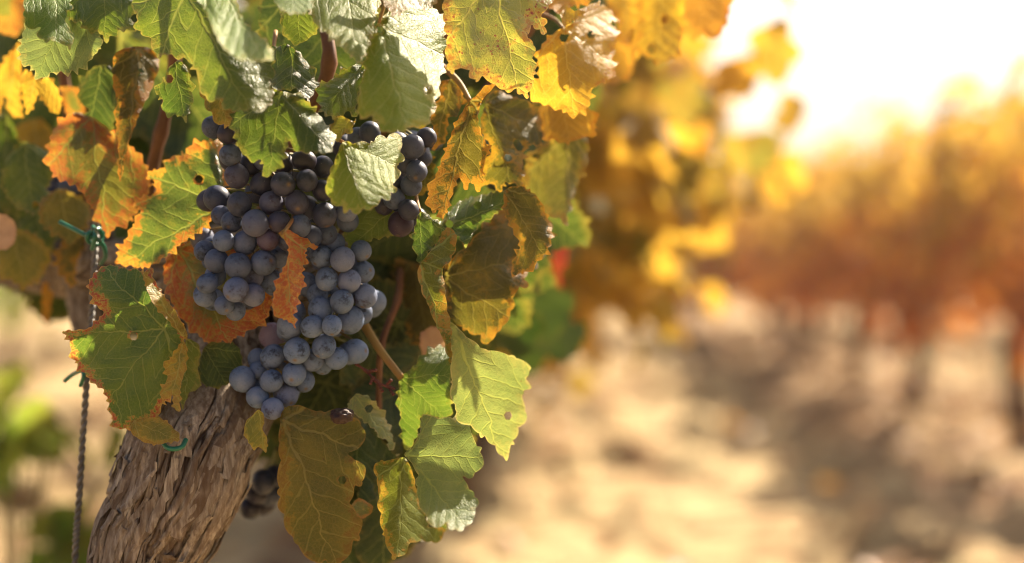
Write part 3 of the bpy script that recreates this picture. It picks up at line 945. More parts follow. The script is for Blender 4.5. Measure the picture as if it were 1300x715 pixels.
def hero(poly, junc, tip, d, mat, tilt=(0, 0), cup=0.0, fold=0.0, ruffle=0.004, k=4, teeth=3.7, period=11.5, crease=None,
         flip=False, seed=None, pet=None, label=None, lump=0.004, bend=0.0):
    """A leaf whose outline is given in photo pixels; depth is a field over it, so it stands, tilts, folds and curls in space.
    tilt: metres of depth per 100 px in x and y; fold: metres per 100 px away from the midrib; crease: (x0,y0,x1,y1,slope)"""
    global LEAF_COUNT
    LEAF_COUNT += 1
    if d < 0.915: d = 0.915 + (d - 0.915) * 0.62
    rng = np.random.default_rng(100 + LEAF_COUNT if seed is None else seed)
    if period == 11.5: period = rng.uniform(10, 16)
    out, q, tot = resample_closed(poly, 1.5)
    j = np.array(junc, float); tp = np.array(tip, float)
    L = np.linalg.norm(tp - j)
    if teeth > 0:
        out = add_teeth(out, q, tot, teeth * 1.5, period, rng, lambda p: np.clip(np.hypot(*(p - j).T) / (0.3 * L), 0, 1))
    V2, F = triangulate(out, 5.5, rng)
    small = min(1.0, L / 85.0); ruffle = ruffle * small; lump = lump * small
    holes = []
    if LEAF_COUNT % 3 == 0 and L > 60:
        for _ in range(int(rng.integers(1, 4))):
            hp = V2[int(rng.integers(len(out), len(V2)))]; hr = rng.uniform(2.5, 5.5)
            holes.append((hp, hr))
            F = [f for f in F if np.hypot(*(V2[list(f)].mean(0) - hp)) > hr]
    ax = (tp - j) / L; bx = np.array([-ax[1], ax[0]])
    rel = V2 - j
    u = rel @ ax / L; v = rel @ bx / L
    e = edge_dist(V2, out) / L
    for hp, hr in holes: e = np.minimum(e, np.maximum(np.hypot(*(V2 - hp).T) - hr - 1, 0) / L * 5)
    c = V2.mean(0)
    dx, dy = (V2 - c).T
    D = d + tilt[0] * dx / 100 + tilt[1] * dy / 100
    r = np.hypot(u - 0.4, v)
    D = D + cup * (r ** 2) + fold * np.abs(v) * L / 100 + bend * np.maximum(u - 0.35, 0) ** 2
    phi = np.arctan2(v, u)
    D = D + ruffle * np.sin(k * phi + rng.uniform(0, 6.28)) * np.clip(np.hypot(u, v), 0, 1.2) ** 2
    D = D + ruffle * 0.5 * np.sin((2 * k + 1) * phi + rng.uniform(0, 6.28)) * np.exp(-e * 9)
    D = D + lump * fbm(V2[:, 0] / 42 + LEAF_COUNT, V2[:, 1] / 42, 40 + LEAF_COUNT, 3)
    if crease:
        x0, y0, x1, y1, sl = crease
        n = np.array([-(y1 - y0), x1 - x0], float); n /= np.linalg.norm(n)
        sd = (V2 - np.array([x0, y0])) @ n
        D = D + sl * np.maximum(sd, 0) / 100
    W = unproj(V2[:, 0], V2[:, 1], D)
    # front faces look at the camera unless flipped
    f0 = F[len(F) // 2]
    nn = np.cross(W[f0[1]] - W[f0[0]], W[f0[2]] - W[f0[0]])
    away = nn[1] > 0
    if away != flip:
        F = [tuple(reversed(f)) for f in F]
    o = vpart('leaf', W, F, M[mat], None, {'leafco': np.stack([u, v, e], 1)})
    if label: o['label'] = label
    if pet:
        dj = D[np.argmin(np.hypot(*(V2 - j).T))]
        petiole(o, junc, pet[:2], dj + 0.0006, pet[2], pet[3] if len(pet) > 3 else 8, pet[4] if len(pet) > 4 else 0.0011)
    return o


# ---- top left
hero([(31, -20), (33, 28), (50, 34), (54, 50), (74, 54), (90, 62), (95, 45), (84, 25), (92, -20)], (70, -25), (70, 58), 0.90, 'light', (0.02, -0.06), flip=False, cup=0.02)
hero([(30, 35), (25, 60), (26, 80), (40, 86), (48, 98), (58, 100), (68, 92), (82, 92), (95, 90), (108, 84), (120, 72), (130, 58), (127, 42), (110, 22), (92, 5), (60, -5), (40, 10)], (92, 2), (48, 96), 0.925, 'pale', (0.0, -0.02), cup=0.03)
hero([(84, -15), (84, 18), (94, 30), (105, 28), (112, 40), (125, 42), (135, 50), (143, 45), (150, 40), (165, 38), (176, 28), (172, 8), (165, -25), (120, -40)], (130, -30), (134, 50), 0.93, 'green', (0.02, -0.03), cup=0.02)
hero([(172, 15), (178, 42), (190, 48), (200, 74), (213, 68), (226, 76), (240, 74), (250, 96), (254, 118), (268, 128), (282, 126), (286, 138), (304, 140), (324, 138), (342, 134), (347, 116), (340, 108), (347, 94), (342, 76), (320, 60), (300, 20), (262, -20), (215, -45), (180, -20)], (236, -12), (318, 140), 0.855, 'green', (-0.015, -0.025), cup=0.03, fold=0.018, ruffle=0.006, pet=(250, -80, 0.95), label='large dark green leaf with a toothed lobe at the top of the vine')
hero([(243, -18), (262, 18), (272, 42), (284, 62), (300, 74), (322, 78), (347, 76), (343, 60), (330, 46), (314, 34), (302, 8), (296, -24)], (270, -30), (335, 76), 0.80, 'light', (0.03, -0.09), teeth=2.2, cup=0.02, label='pale sunlit leaf flap over the dark green one')
hero([(258, 116), (262, 138), (272, 146), (280, 156), (291, 161), (292, 145), (300, 135), (290, 118)], (270, 100), (290, 160), 0.885, 'yellow', (0, -.02))
hero([(290, 138), (296, 165), (301, 186), (310, 198), (319, 207), (330, 204), (340, 222), (355, 214), (363, 196), (366, 180), (376, 192), (390, 196), (400, 192), (412, 198), (424, 186), (420, 165), (410, 150), (396, 134), (380, 120), (362, 117), (340, 112), (310, 112)], (356, 118), (341, 222), 0.852, 'green', (-0.01, -0.03), cup=0.025, ruffle=0.007, pet=(350, 40, 0.95, -6), label='dark green leaf with two toothed lobes above the grapes')
hero([(434, 181), (421, 213), (413, 234), (417, 250), (422, 259), (435, 263), (452, 269), (462, 266), (475, 264), (482, 255), (499, 243), (499, 236), (509, 220), (505, 211), (512, 203), (509, 190), (511, 178), (495, 174), (480, 178), (460, 184), (446, 182)], (435, 180), (462, 268), 0.848, 'light', (0.012, -0.035), cup=0.02, fold=0.01, pet=(418, 172, 0.90, -2), label='light yellow-green heart shaped leaf hanging over the grapes')
hero([(480, 28), (468, 50), (464, 77), (458, 104), (453, 128), (457, 153), (470, 148), (483, 160), (488, 168), (501, 168), (518, 164), (532, 158), (540, 160), (548, 148), (550, 134), (558, 117), (560, 94), (565, 82), (562, 70), (567, 60), (565, 45), (569, 30), (560, 18), (545, 5), (520, 0), (500, 8)], (481, 30), (518, 166), 0.835, 'light', (0.03, -0.04), cup=0.03, fold=0.015, ruffle=0.006, pet=(484, -40, 0.9), label='glossy light green leaf with bright sheen at the top centre')
hero([(530, 92), (545, 82), (558, 86), (559, 105), (553, 120), (552, 138), (546, 150), (540, 160), (524, 162), (510, 140)], (520, 90), (545, 158), 0.875, 'yellow', (0.03, -0.03))
hero([(384, -20), (398, 28), (410, 40), (420, 48), (430, 58), (445, 72), (460, 76), (467, 60), (476, 30), (484, -20), (440, -45)], (440, -42), (452, 76), 0.86, 'light', (0.02, -0.06), cup=0.02)
hero([(346, -20), (352, 8), (364, 16), (380, 18), (394, 10), (400, -25)], (375, -40), (372, 18), 0.83, 'light', (0.0, -0.09), teeth=2)
hero([(476, -30), (488, 8), (505, 20), (520, 10), (545, 12), (560, -5), (560, -40)], (520, -60), (505, 20), 0.87, 'yellow', (0.02, -0.06))
hero([(330, 60), (340, 95), (350, 118), (372, 112), (392, 128), (402, 110), (396, 85), (372, 60)], (368, 45), (372, 125), 0.90, 'dark', (0.02, -0.02))
hero([(355, 20), (362, 48), (378, 58), (392, 50), (404, 40), (398, 10), (375, 0)], (378, 0), (380, 58), 0.90, 'green', (0, -.02))
hero([(402, 112), (420, 100), (448, 82), (464, 84), (460, 110), (452, 130), (455, 150), (440, 142), (425, 150), (408, 140)], (462, 82), (410, 140), 0.90, 'green', (0.02, -0.03), fold=.02)
hero([(424, 152), (436, 148), (448, 154), (452, 150), (446, 166), (434, 172), (428, 180), (420, 170)], (446, 150), (424, 176), 0.87, 'yellow', (0.02, -.02), teeth=2.5)
hero([(335, -10), (330, 40), (340, 80), (372, 96), (400, 118), (440, 120), (476, 104), (486, 50), (470, -10), (410, -30)], (405, -40), (412, 118), 0.99, 'dark', (0, -.01), label='dark leaf deep inside the canopy behind a brown cane')
hero([(150, 40), (190, 50), (230, 90), (300, 130), (310, 200), (250, 210), (200, 190), (160, 150)], (150, 40), (300, 205), 1.12, 'dark', (0, 0))
# ---- top right, yellow to orange
hero([(556, -30), (562, 0), (562, 22), (567, 45), (565, 64), (572, 92), (585, 85), (592, 88), (600, 95), (604, 104), (612, 98), (630, 110), (645, 118), (655, 114), (670, 125), (672, 105), (680, 92), (677, 75), (680, 60), (672, 48), (664, 42), (676, 32), (690, 42), (692, 28), (688, 18), (700, 5), (708, -20), (660, -50), (600, -50)], (625, -30), (662, 122), 0.90, 'spotted', (0.02, -0.02), cup=0.03, ruffle=0.006, label='yellow leaf speckled with dark red spots')
hero([(716, 34), (698, 46), (688, 56), (681, 72), (684, 97), (671, 110), (675, 128), (697, 135), (712, 140), (728, 148), (748, 137), (753, 114), (770, 104), (781, 92), (778, 75), (783, 57), (781, 20), (765, 5), (738, 18), (724, 30)], (715, 36), (729, 148), 0.96, 'orange', (0.015, -0.02), cup=0.03, fold=0.015, pet=(690, 18, 1.0, 3), label='amber leaf with pale veins on the sunlit side of the vine')
hero([(681, 132), (684, 158), (690, 180), (705, 178), (720, 183), (738, 176), (752, 174), (757, 158), (750, 138), (720, 125)], (712, 110), (722, 183), 1.0, 'orange', (0.01, -0.02))
hero([(716, 34), (712, 20), (720, 6), (730, 14), (744, 8), (762, 2), (760, 10), (740, 18), (728, 26)], (716, 36), (760, 4), 0.955, 'orange', (0.0, -0.05), teeth=1.5)
hero([(806, -20), (812, 20), (804, 40), (805, 57), (808, 70), (820, 72), (835, 82), (848, 76), (862, 72), (866, 50), (868, 20), (872, -25)], (838, -40), (836, 82), 1.08, 'orange', (0.01, -0.02), label='orange leaf hanging highest on the sunlit side')
hero([(858, -30), (862, 10), (866, 32), (880, 52), (892, 42), (905, 50), (918, 40), (926, 15), (940, -30)], (890, -50), (890, 50), 1.15, 'orange', (0.02, -0.02))
hero([(700, -20), (694, 4), (702, 14), (716, 18), (728, 8), (742, 6), (756, -2), (770, -30)], (735, -50), (716, 18), 1.0, 'orange', (0.0, -0.05))
hero([(772, -20), (770, 10), (782, 24), (784, 50), (796, 58), (800, 40), (812, 30), (812, -20)], (792, -40), (796, 58), 1.12, 'orange', (0.02, -0.02))
hero([(748, 60), (756, 90), (770, 104), (782, 108), (800, 98), (804, 70), (790, 45), (765, 42)], (770, 35), (782, 108), 1.15, 'orange', (0.02, -0.02))
# folded leaf with petiole
hero([(597, 128), (584, 146), (574, 166), (563, 196), (553, 222), (544, 242), (543, 260), (550, 270), (555, 266), (561, 281), (568, 268), (574, 246), (583, 226), (590, 240), (598, 232), (607, 242), (614, 226), (615, 206), (622, 190), (613, 172), (606, 152), (612, 128), (630, 108), (616, 108), (606, 120)], (597, 129), (561, 280), 0.925, 'olive', (-0.02, -0.01), teeth=2.6, cup=0.0, crease=(597, 128, 585, 235, -0.05), ruffle=0.004, pet=(561, 84, 0.97, 4, 0.0017), label='ochre leaf folded along its midrib below an orange stalk')
hero([(615, 134), (627, 114), (647, 120), (683, 134), (688, 158), (688, 186), (668, 184), (665, 205), (662, 234), (642, 232), (636, 242), (622, 234), (606, 240), (610, 210), (624, 190), (610, 166)], (616, 134), (650, 234), 0.965, 'olive', (0.02, -0.01), cup=0.02, fold=0.01)
hero([(580, 100), (590, 130), (570, 150), (566, 180), (548, 190), (552, 170), (545, 150), (556, 130), (560, 105)], (575, 90), (552, 190), 0.96, 'olive', (0.02, 0))
hero([(548, 160), (545, 190), (552, 215), (545, 240), (536, 246), (526, 230), (530, 200), (536, 170)], (548, 150), (536, 246), 0.965, 'olive', (0.02, 0))
hero([(665, 218), (668, 253), (680, 262), (698, 270), (708, 276), (722, 286), (720, 268), (728, 250), (736, 228), (744, 205), (748, 180), (735, 168), (712, 172), (690, 182), (672, 196)], (722, 172), (720, 284), 1.02, 'aged', (0.02, -0.01), fold=0.02, label='greyish leaf with yellow margin beside the blurred vines')
hero([(564, 340), (580, 322), (594, 310), (626, 278), (650, 250), (664, 240), (681, 262), (698, 288), (700, 304), (693, 321), (681, 334), (664, 347), (650, 343), (656, 330), (666, 354), (663, 363), (653, 371), (651, 388), (646, 406), (634, 421), (621, 436), (608, 424), (597, 421), (580, 412), (568, 396)], (566, 352), (694, 320), 0.965, 'olive', (0.02, -0.01), cup=0.03, ruffle=0.008, label='dark olive leaf with orange tattered right edge')
hero([(640, 242), (662, 236), (684, 250), (699, 282), (702, 300), (694, 322), (682, 334), (664, 348), (648, 344), (654, 325), (660, 312), (650, 292), (640, 270)], (640, 240), (690, 325), 0.95, 'olive', (0.01, -0.01), cup=-0.02)
hero([(546, 290), (562, 279), (580, 257), (604, 249), (638, 243), (660, 252), (640, 262), (624, 277), (606, 286), (598, 304), (591, 316), (582, 300), (566, 294), (556, 306)], (550, 292), (658, 253), 0.945, 'green', (0.0, -0.05), teeth=2.5, ruffle=0.008, fold=.03)
hero([(566, 290), (580, 298), (578, 316), (570, 332), (562, 342), (564, 361), (567, 388), (572, 421), (572, 460), (566, 440), (552, 408), (540, 378), (530, 351), (533, 336), (556, 308)], (532, 330), (572, 460), 0.92, 'strip', (0.05, 0.0), teeth=1.2, cup=0.0, label='long leaf folded edge-on into a narrow green strip')
hero([(535, 268), (548, 276), (561, 287), (556, 307), (546, 318), (534, 338), (526, 318), (523, 300), (527, 284)], (533, 268), (535, 337), 0.925, 'green', (0.02, -0.01), teeth=4, period=14, pet=(528, 235, 0.97, -2))
# ---- lower right
hero([(571, 408), (573, 444), (573, 488), (580, 528), (594, 538), (606, 550), (618, 556), (628, 566), (643, 586), (648, 570), (654, 552), (668, 524), (664, 505), (666, 496), (674, 492), (668, 479), (674, 467), (654, 453), (628, 446), (612, 442), (597, 432)], (572, 412), (643, 585), 0.885, 'pale', (-0.06, -0.01), cup=0.02, ruffle=0.006, teeth=2.2, period=17, label='bright sunlit pale green leaf drooping to a point at the right edge of the vine')
hero([(509, 479), (527, 462), (540, 448), (553, 440), (570, 442), (573, 480), (573, 528), (553, 531), (536, 528), (530, 552), (519, 574), (510, 560), (508, 532), (504, 505)], (510, 480), (560, 528), 0.945, 'green', (-0.02, 0.0), cup=0.02, ruffle=0.006, pet=(460, 408, 0.97, -4, 0.0024), label='green leaf on a thick pale stalk under the grapes')
hero([(536, 526), (533, 548), (524, 566), (513, 577), (524, 590), (531, 604), (529, 622), (532, 640), (542, 658), (553, 671), (566, 664), (580, 673), (597, 665), (604, 648), (604, 633), (590, 612), (588, 605), (600, 604), (611, 590), (610, 574), (602, 558), (596, 540), (584, 531), (558, 530)], (516, 578), (590, 668), 0.905, 'pale', (-0.03, -0.01), cup=0.02, crease=(520, 580, 604, 605, -0.06), ruffle=0.005, teeth=2.2, period=18, label='grey-green lobed leaf creased across its middle')
hero([(440, 518), (455, 530), (474, 545), (490, 566), (509, 577), (500, 560), (494, 540), (484, 520), (470, 506), (452, 500)], (450, 500), (508, 577), 0.955, 'pale', (0.03, 0.0), teeth=3)
hero([(440, 560), (455, 545), (470, 535), (492, 566), (506, 580), (500, 600), (480, 605), (470, 640), (448, 645), (455, 620), (440, 600)], (460, 520), (450, 640), 0.985, 'dark', (0.02, 0.0), teeth=4, period=13)
hero([(478, 589), (496, 584), (514, 581), (524, 600), (531, 633), (544, 668), (556, 668), (566, 674), (553, 688), (536, 686), (518, 691), (512, 702), (500, 708), (491, 691), (486, 670), (483, 647), (479, 615)], (512, 580), (505, 706), 0.94, 'strip', (0.05, 0.0), teeth=1.8, period=16, fold=.02, label='yellow-green leaf hanging low behind the creased grey one')
hero([(357, 525), (366, 516), (378, 514), (395, 520), (412, 523), (436, 524), (456, 536), (465, 554), (454, 568), (442, 577), (452, 584), (462, 594), (461, 611), (447, 620), (444, 634), (446, 648), (460, 660), (457, 678), (447, 690), (443, 702), (430, 718), (412, 712), (398, 714), (386, 704), (372, 684), (364, 664), (357, 642), (354, 620), (357, 598), (354, 560)], (361, 534), (424, 712), 0.925, 'aged', (0.0, 0.005), cup=0.02, fold=0.012, ruffle=0.006, teeth=2.4, period=22, pet=(356, 505, 0.98, 2), label='large yellow leaf hanging below the grapes beside the trunk')
hero([(328, 520), (336, 530), (334, 545), (340, 560), (338, 575), (328, 568), (322, 572), (314, 560), (309, 545), (316, 532)], (328, 520), (336, 575), 0.915, 'yellow', (0, 0), teeth=2, label='small yellow leaf tip under the lowest grape')
hero([(420, 560), (440, 600), (430, 640), (446, 660), (470, 650), (476, 690), (455, 720), (420, 720), (400, 690), (396, 620)], (430, 560), (440, 720), 1.0, 'dark', (0.02, 0.0), teeth=4, period=14)
hero([(455, 590), (480, 575), (505, 600), (520, 640), (510, 690), (490, 720), (465, 725), (450, 700), (460, 660)], (480, 580), (488, 722), 1.01, 'dark', (0.02, 0.0), teeth=4, period=14)
hero([(460, 300), (490, 290), (520, 310), (530, 360), (515, 410), (490, 430), (470, 400), (478, 360), (462, 335)], (490, 290), (500, 428), 1.06, 'dark', (0.03, 0.0), teeth=4, period=13)
hero([(500, 330), (540, 340), (556, 380), (566, 430), (545, 446), (520, 430), (508, 390)], (525, 332), (545, 446), 1.03, 'olive', (-0.03, 0.0), teeth=4, period=13)
hero([(455, 632), (470, 640), (473, 650), (462, 658), (446, 655), (444, 645)], (448, 640), (472, 652), 0.95, 'mottled', (0.02, -.04), teeth=1)
hero([(533, 425), (548, 414), (565, 420), (566, 440), (548, 446), (536, 452)], (565, 428), (534, 445), 1.0, 'buff', (0.0, 0.0), teeth=1.5)
hero([(440, 400), (470, 420), (500, 440), (520, 430), (540, 440), (520, 470), (490, 480), (470, 470), (450, 490), (430, 480)], (440, 400), (500, 480), 1.02, 'dark', (0.02, 0), teeth=4, period=12)
# ---- left
hero([(133, 337), (148, 336), (166, 342), (181, 344), (192, 346), (205, 370), (222, 392), (234, 414), (233, 440), (226, 470), (222, 500), (208, 512), (201, 530), (190, 532), (178, 541), (170, 536), (163, 545), (148, 545), (142, 535), (138, 515), (131, 496), (116, 486), (104, 470), (90, 453), (88, 436), (80, 420), (96, 418), (114, 415), (131, 396), (121, 388), (111, 364), (118, 348)], (208, 418), (82, 424), 0.912, 'rededge', (-0.01, 0.0), cup=0.02, ruffle=0.006, teeth=3.6, period=11, label='green leaf with red and cream toothed edge beside the trunk')
hero([(181, 345), (186, 346), (194, 360), (208, 376), (224, 398), (236, 418), (238, 432), (232, 428), (216, 410), (196, 388), (186, 368)], (232, 428), (182, 346), 0.90, 'yellow', (0.03, -0.02), teeth=1.5)
hero([(232, 432), (238, 445), (236, 470), (230, 490), (228, 520), (220, 518), (218, 500), (206, 510), (204, 495), (212, 480), (208, 465), (220, 450)], (233, 432), (216, 516), 0.905, 'yellow', (0.03, 0), teeth=2.5, label='small yellow leaf with dry fringe beside the red edged one')
hero([(284, 182), (262, 178), (244, 182), (235, 194), (216, 199), (206, 213), (192, 216), (184, 226), (199, 232), (194, 246), (178, 250), (169, 258), (178, 270), (168, 286), (160, 302), (150, 318), (148, 335), (164, 338), (182, 341), (200, 334), (216, 322), (236, 306), (262, 288), (280, 262), (292, 230)], (286, 258), (152, 334), 0.962, 'orangeedge', (-0.02, -0.01), cup=0.03, ruffle=0.007, teeth=4.0, period=11, label='dark green leaf with crisp orange edge left of the grapes')
hero([(212, 328), (206, 350), (215, 378), (226, 400), (245, 420), (258, 432), (268, 440), (280, 433), (290, 437), (305, 425), (318, 420), (330, 415), (342, 400), (346, 372), (330, 340), (300, 310), (255, 302), (228, 312)], (228, 318), (290, 437), 0.955, 'redorange', (-0.01, -0.01), cup=0.02, ruffle=0.006, teeth=3.6, period=12, label='leaf flushed red and orange behind the left grapes')
hero([(354, 296), (364, 291), (378, 298), (392, 306), (404, 313), (388, 316), (389, 331), (384, 340), (385, 352), (388, 362), (380, 372), (379, 384), (373, 400), (376, 417), (366, 408), (354, 404), (346, 394), (346, 378), (354, 352), (364, 330), (366, 312)], (360, 296), (374, 415), 0.872, 'redorange', (0.05, 0.0), teeth=2.6, period=11, fold=.03, pet=(372, 262, 0.93, 6), label='narrow orange leaf curled between the two grape bunches')
hero([(255, 450), (262, 438), (280, 434), (300, 438), (308, 455), (304, 476), (288, 488), (268, 494), (256, 486), (250, 470)], (258, 440), (288, 488), 0.95, 'dark', (0.0, 0.0), teeth=1.5)
hero([(236, 430), (254, 440), (252, 470), (256, 490), (240, 500), (232, 520), (226, 500), (234, 470)], (238, 430), (234, 520), 0.935, 'green', (0.03, 0.0), teeth=2)
hero([(165, 535), (185, 530), (205, 532), (218, 540), (229, 558), (214, 562), (196, 565), (176, 558), (166, 548)], (170, 535), (228, 560), 0.905, 'yellow', (0, -.03), teeth=1.5)
hero([(143, 80), (148, 66), (168, 59), (188, 60), (199, 70), (202, 84), (191, 117), (176, 148), (162, 188), (154, 230), (149, 220), (151, 188), (147, 160), (148, 130), (143, 105)], (178, 62), (153, 230), 0.965, 'olive', (0.06, 0.0), teeth=2, crease=(165, 60, 156, 220, 0.05), label='twisted dark leaf hanging in a narrow strip, upper left')
hero([(80, 150), (65, 168), (60, 208), (70, 225), (85, 232), (100, 240), (110, 258), (120, 270), (135, 300), (150, 288), (166, 280), (184, 256), (192, 230), (178, 196), (150, 172), (120, 150), (98, 142)], (115, 148), (137, 298), 0.98, 'mottled', (0.0, -0.01), cup=0.03, ruffle=0.008, teeth=4, period=13, label='mottled orange and green leaf at upper left')
hero([(100, 105), (118, 85), (140, 84), (148, 110), (147, 150), (140, 172), (120, 168), (105, 160), (112, 140), (100, 130)], (130, 80), (112, 166), 0.99, 'dark', (0, 0), teeth=4, period=11)
hero([(199, 120), (206, 100), (216, 85), (228, 76), (240, 90), (246, 125), (240, 142), (237, 157), (226, 146), (214, 150), (206, 140), (206, 128)], (222, 78), (236, 156), 0.91, 'green', (0, -.01), teeth=3.5)
hero([(28, 95), (34, 88), (48, 100), (62, 98), (75, 116), (78, 138), (66, 144), (56, 130), (48, 122), (42, 138), (34, 144), (28, 120)], (45, 85), (38, 144), 1.0, 'orange', (0, -.01), teeth=2.5)
hero([(-10, 100), (6, 76), (24, 54), (28, 90), (26, 120), (28, 148), (14, 146), (6, 120), (0, 145), (-12, 140)], (22, 50), (10, 148), 1.06, 'orange', (0, 0), teeth=2.5)
hero([(78, 110), (100, 112), (110, 130), (104, 152), (86, 146), (80, 130)], (90, 105), (100, 152), 1.05, 'redorange', (0, 0), teeth=3)
hero([(-30, -20), (30, -20), (31, 20), (24, 44), (12, 46), (0, 40), (-25, 40)], (5, -40), (14, 46), 1.1, 'redorange', (0, 0), teeth=3)
hero([(-20, 150), (8, 145), (22, 170), (24, 210), (18, 250), (10, 275), (0, 262), (-20, 262)], (8, 145), (10, 275), 1.08, 'green', (0.03, 0), teeth=2)
hero([(24, 272), (50, 265), (74, 270), (72, 300), (62, 335), (45, 362), (30, 345), (20, 320)], (50, 265), (46, 360), 1.10, 'green', (0.0, 0.0), teeth=3)
hero([(-16, 276), (6, 272), (20, 284), (20, 304), (10, 316), (-14, 316)], (-10, 285), (20, 300), 1.02, 'buff', (0.0, 0.0), teeth=1, label='pale pink dry leaf at the edge of the canopy')
hero([(20, 160), (50, 150), (70, 175), (76, 215), (60, 250), (40, 262), (22, 240), (18, 200)], (45, 150), (45, 262), 1.14, 'orange', (0.0, 0.0), teeth=3)
hero([(10, 320), (25, 312), (36, 330), (32, 350), (18, 352), (8, 340)], (20, 312), (20, 352), 1.08, 'redorange', (0, 0), teeth=2)
hero([(58, 330), (66, 322), (72, 345), (66, 380), (60, 412), (54, 395), (56, 360)], (66, 322), (60, 412), 1.12, 'orange', (0.02, 0), teeth=1.5)
hero([(440, 268), (462, 266), (482, 262), (500, 268), (512, 285), (500, 300), (478, 302), (462, 310), (446, 316), (436, 300)], (500, 265), (444, 314), 0.945, 'green', (0, 0), teeth=3, period=12)
hero([(702, 268), (716, 260), (726, 285), (722, 320), (716, 345), (712, 368), (704, 350), (700, 320), (698, 290)], (716, 250), (714, 372), 1.35, 'dry', (0.05, 0.0), teeth=3, label='crimson dry leaf hanging behind the right side of the canopy')

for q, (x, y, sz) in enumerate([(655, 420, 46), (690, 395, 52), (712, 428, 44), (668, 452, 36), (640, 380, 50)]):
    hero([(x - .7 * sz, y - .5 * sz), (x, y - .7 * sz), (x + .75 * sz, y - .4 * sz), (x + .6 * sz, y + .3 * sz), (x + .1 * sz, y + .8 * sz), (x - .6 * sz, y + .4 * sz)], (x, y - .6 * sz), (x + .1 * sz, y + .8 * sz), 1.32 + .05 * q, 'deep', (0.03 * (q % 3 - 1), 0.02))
hero([(8, 200), (30, 180), (58, 190), (72, 215), (60, 240), (66, 262), (40, 270), (18, 262), (2, 235)], (30, 180), (42, 270), 1.04, 'green', (0.02, -.01))
hero([(50, 255), (75, 240), (104, 250), (118, 270), (106, 292), (92, 312), (72, 300), (52, 285)], (75, 240), (92, 312), 1.03, 'aged', (0.02, -.01))
hero([(-15, 300), (15, 290), (48, 300), (66, 325), (52, 352), (30, 366), (4, 350), (-15, 335)], (18, 290), (30, 366), 1.05, 'yellow', (0.02, -.01))
hero([(100, 330), (112, 300), (104, 285), (82, 300), (70, 330), (80, 352), (92, 366)], (104, 290), (90, 366), 1.06, 'olive', (0.02, -.01))
print('hero leaves', LEAF_COUNT)


# ---- generic leaf templates, for the canopy behind
def generic_outline(seed):
    rng = np.random.default_rng(seed)
    A = np.radians([0, 14, 27, 40, 52, 64, 80, 98, 114, 132, 155, 172])
    B = np.array([1.0, .88, .70, .84, .92, .80, .56, .68, .72, .64, .52, .22]) * (1 + rng.uniform(-.06, .06, 12))
    up = [(r * math.cos(a), r * math.sin(a)) for a, r in zip(A, B)]
    B2 = np.array([1.0, .88, .70, .84, .92, .80, .56, .68, .72, .64, .52, .22]) * (1 + rng.uniform(-.06, .06, 12))
    dn = [(r * math.cos(a), -r * math.sin(a)) for a, r in zip(A, B2)][1:]
    poly = [(x * 100, y * 100) for x, y in up + dn[::-1]]
    out, q, tot = resample_closed(poly, 2.2)
    out = add_teeth(out, q, tot, 5.0, 13, rng, lambda p: np.clip(np.hypot(*p.T) / 35, 0, 1))
    V2, F = triangulate(out, 7.5, rng)
    return V2 / 100, F, edge_dist(V2, out) / 100


TEMPL = [generic_outline(s) for s in (1, 2, 3, 4)]


def generic_leaf(rng, pos, size, tip, nrm, tseed):
    V2, F, e = TEMPL[tseed % len(TEMPL)]
    x, y = V2.T
    r2 = (x - .3) ** 2 + y ** 2
    phi = np.arctan2(y, x)
    z = rng.uniform(-.25, .35) * r2 + rng.uniform(-.1, .4) * np.abs(y) + 0.10 * np.sin(4 * phi + rng.uniform(0, 6)) * (x * x + y * y)
    z = z - rng.uniform(0, .4) * np.maximum(x - .2, 0) ** 2 + 0.12 * fbm(x * 2.2 + tseed, y * 2.2, int(rng.integers(1000)), 3)
    t = Vector(tip).normalized(); n = Vector(nrm); n = (n - t * n.dot(t)).normalized(); b = n.cross(t)
    W = (np.stack([x, y, z], 1) * size) @ np.array([t, b, n]) + np.array(pos)
    return W, F, np.stack([x, y, e], 1)


CANOPY = [(-120, -20), (540, -20), (640, -180), (860, -260), (830, -40), (780, 40), (742, 150), (700, 260), (660, 360), (610, 420), (570, 560), (540, 650), (470, 670), (400, 600), (350, 520), (290, 440), (230, 440), (170, 460), (130, 380), (80, 320), (20, 310), (-120, 300)]
CAN = np.array(CANOPY, float)
rng = np.random.default_rng(42)


def pick(dlo, dhi, shrink=0.0):
    while True:
        p = np.array([[rng.uniform(-120, 860), rng.uniform(-260, 680)]])
        if in_poly(p, CAN)[0] and edge_dist(p, CAN)[0] > shrink:
            return p[0, 0], p[0, 1], rng.uniform(dlo, dhi)


def mat_for(px, py):
    t = px / 800 + rng.normal(0, .12)
    if t > .85: return rng.choice(['orange', 'orange', 'spotted', 'yellow'])
    if t > .65: return rng.choice(['olive', 'orange', 'yellow', 'green'])
    if t < .15: return rng.choice(['mottled', 'green', 'olive', 'orangeedge', 'dark', 'yellow'])
    return rng.choice(['green', 'dark', 'dark', 'olive', 'green'])


N_FILL = max(0, 99 - LEAF_COUNT)
for i in range(N_FILL):
    px, py, d = pick(1.10, 1.32, 25)
    pos = unproj(px, py, d)
    W, F, lc = generic_leaf(rng, pos, rng.uniform(.055, .08), (rng.normal(0, .5), rng.normal(0, .35), -1), (rng.normal(0, .5), -1, rng.uniform(-.1, .8)), i)
    vpart('leaf', W, F, M[mat_for(px, py)], None, {'leafco': lc})

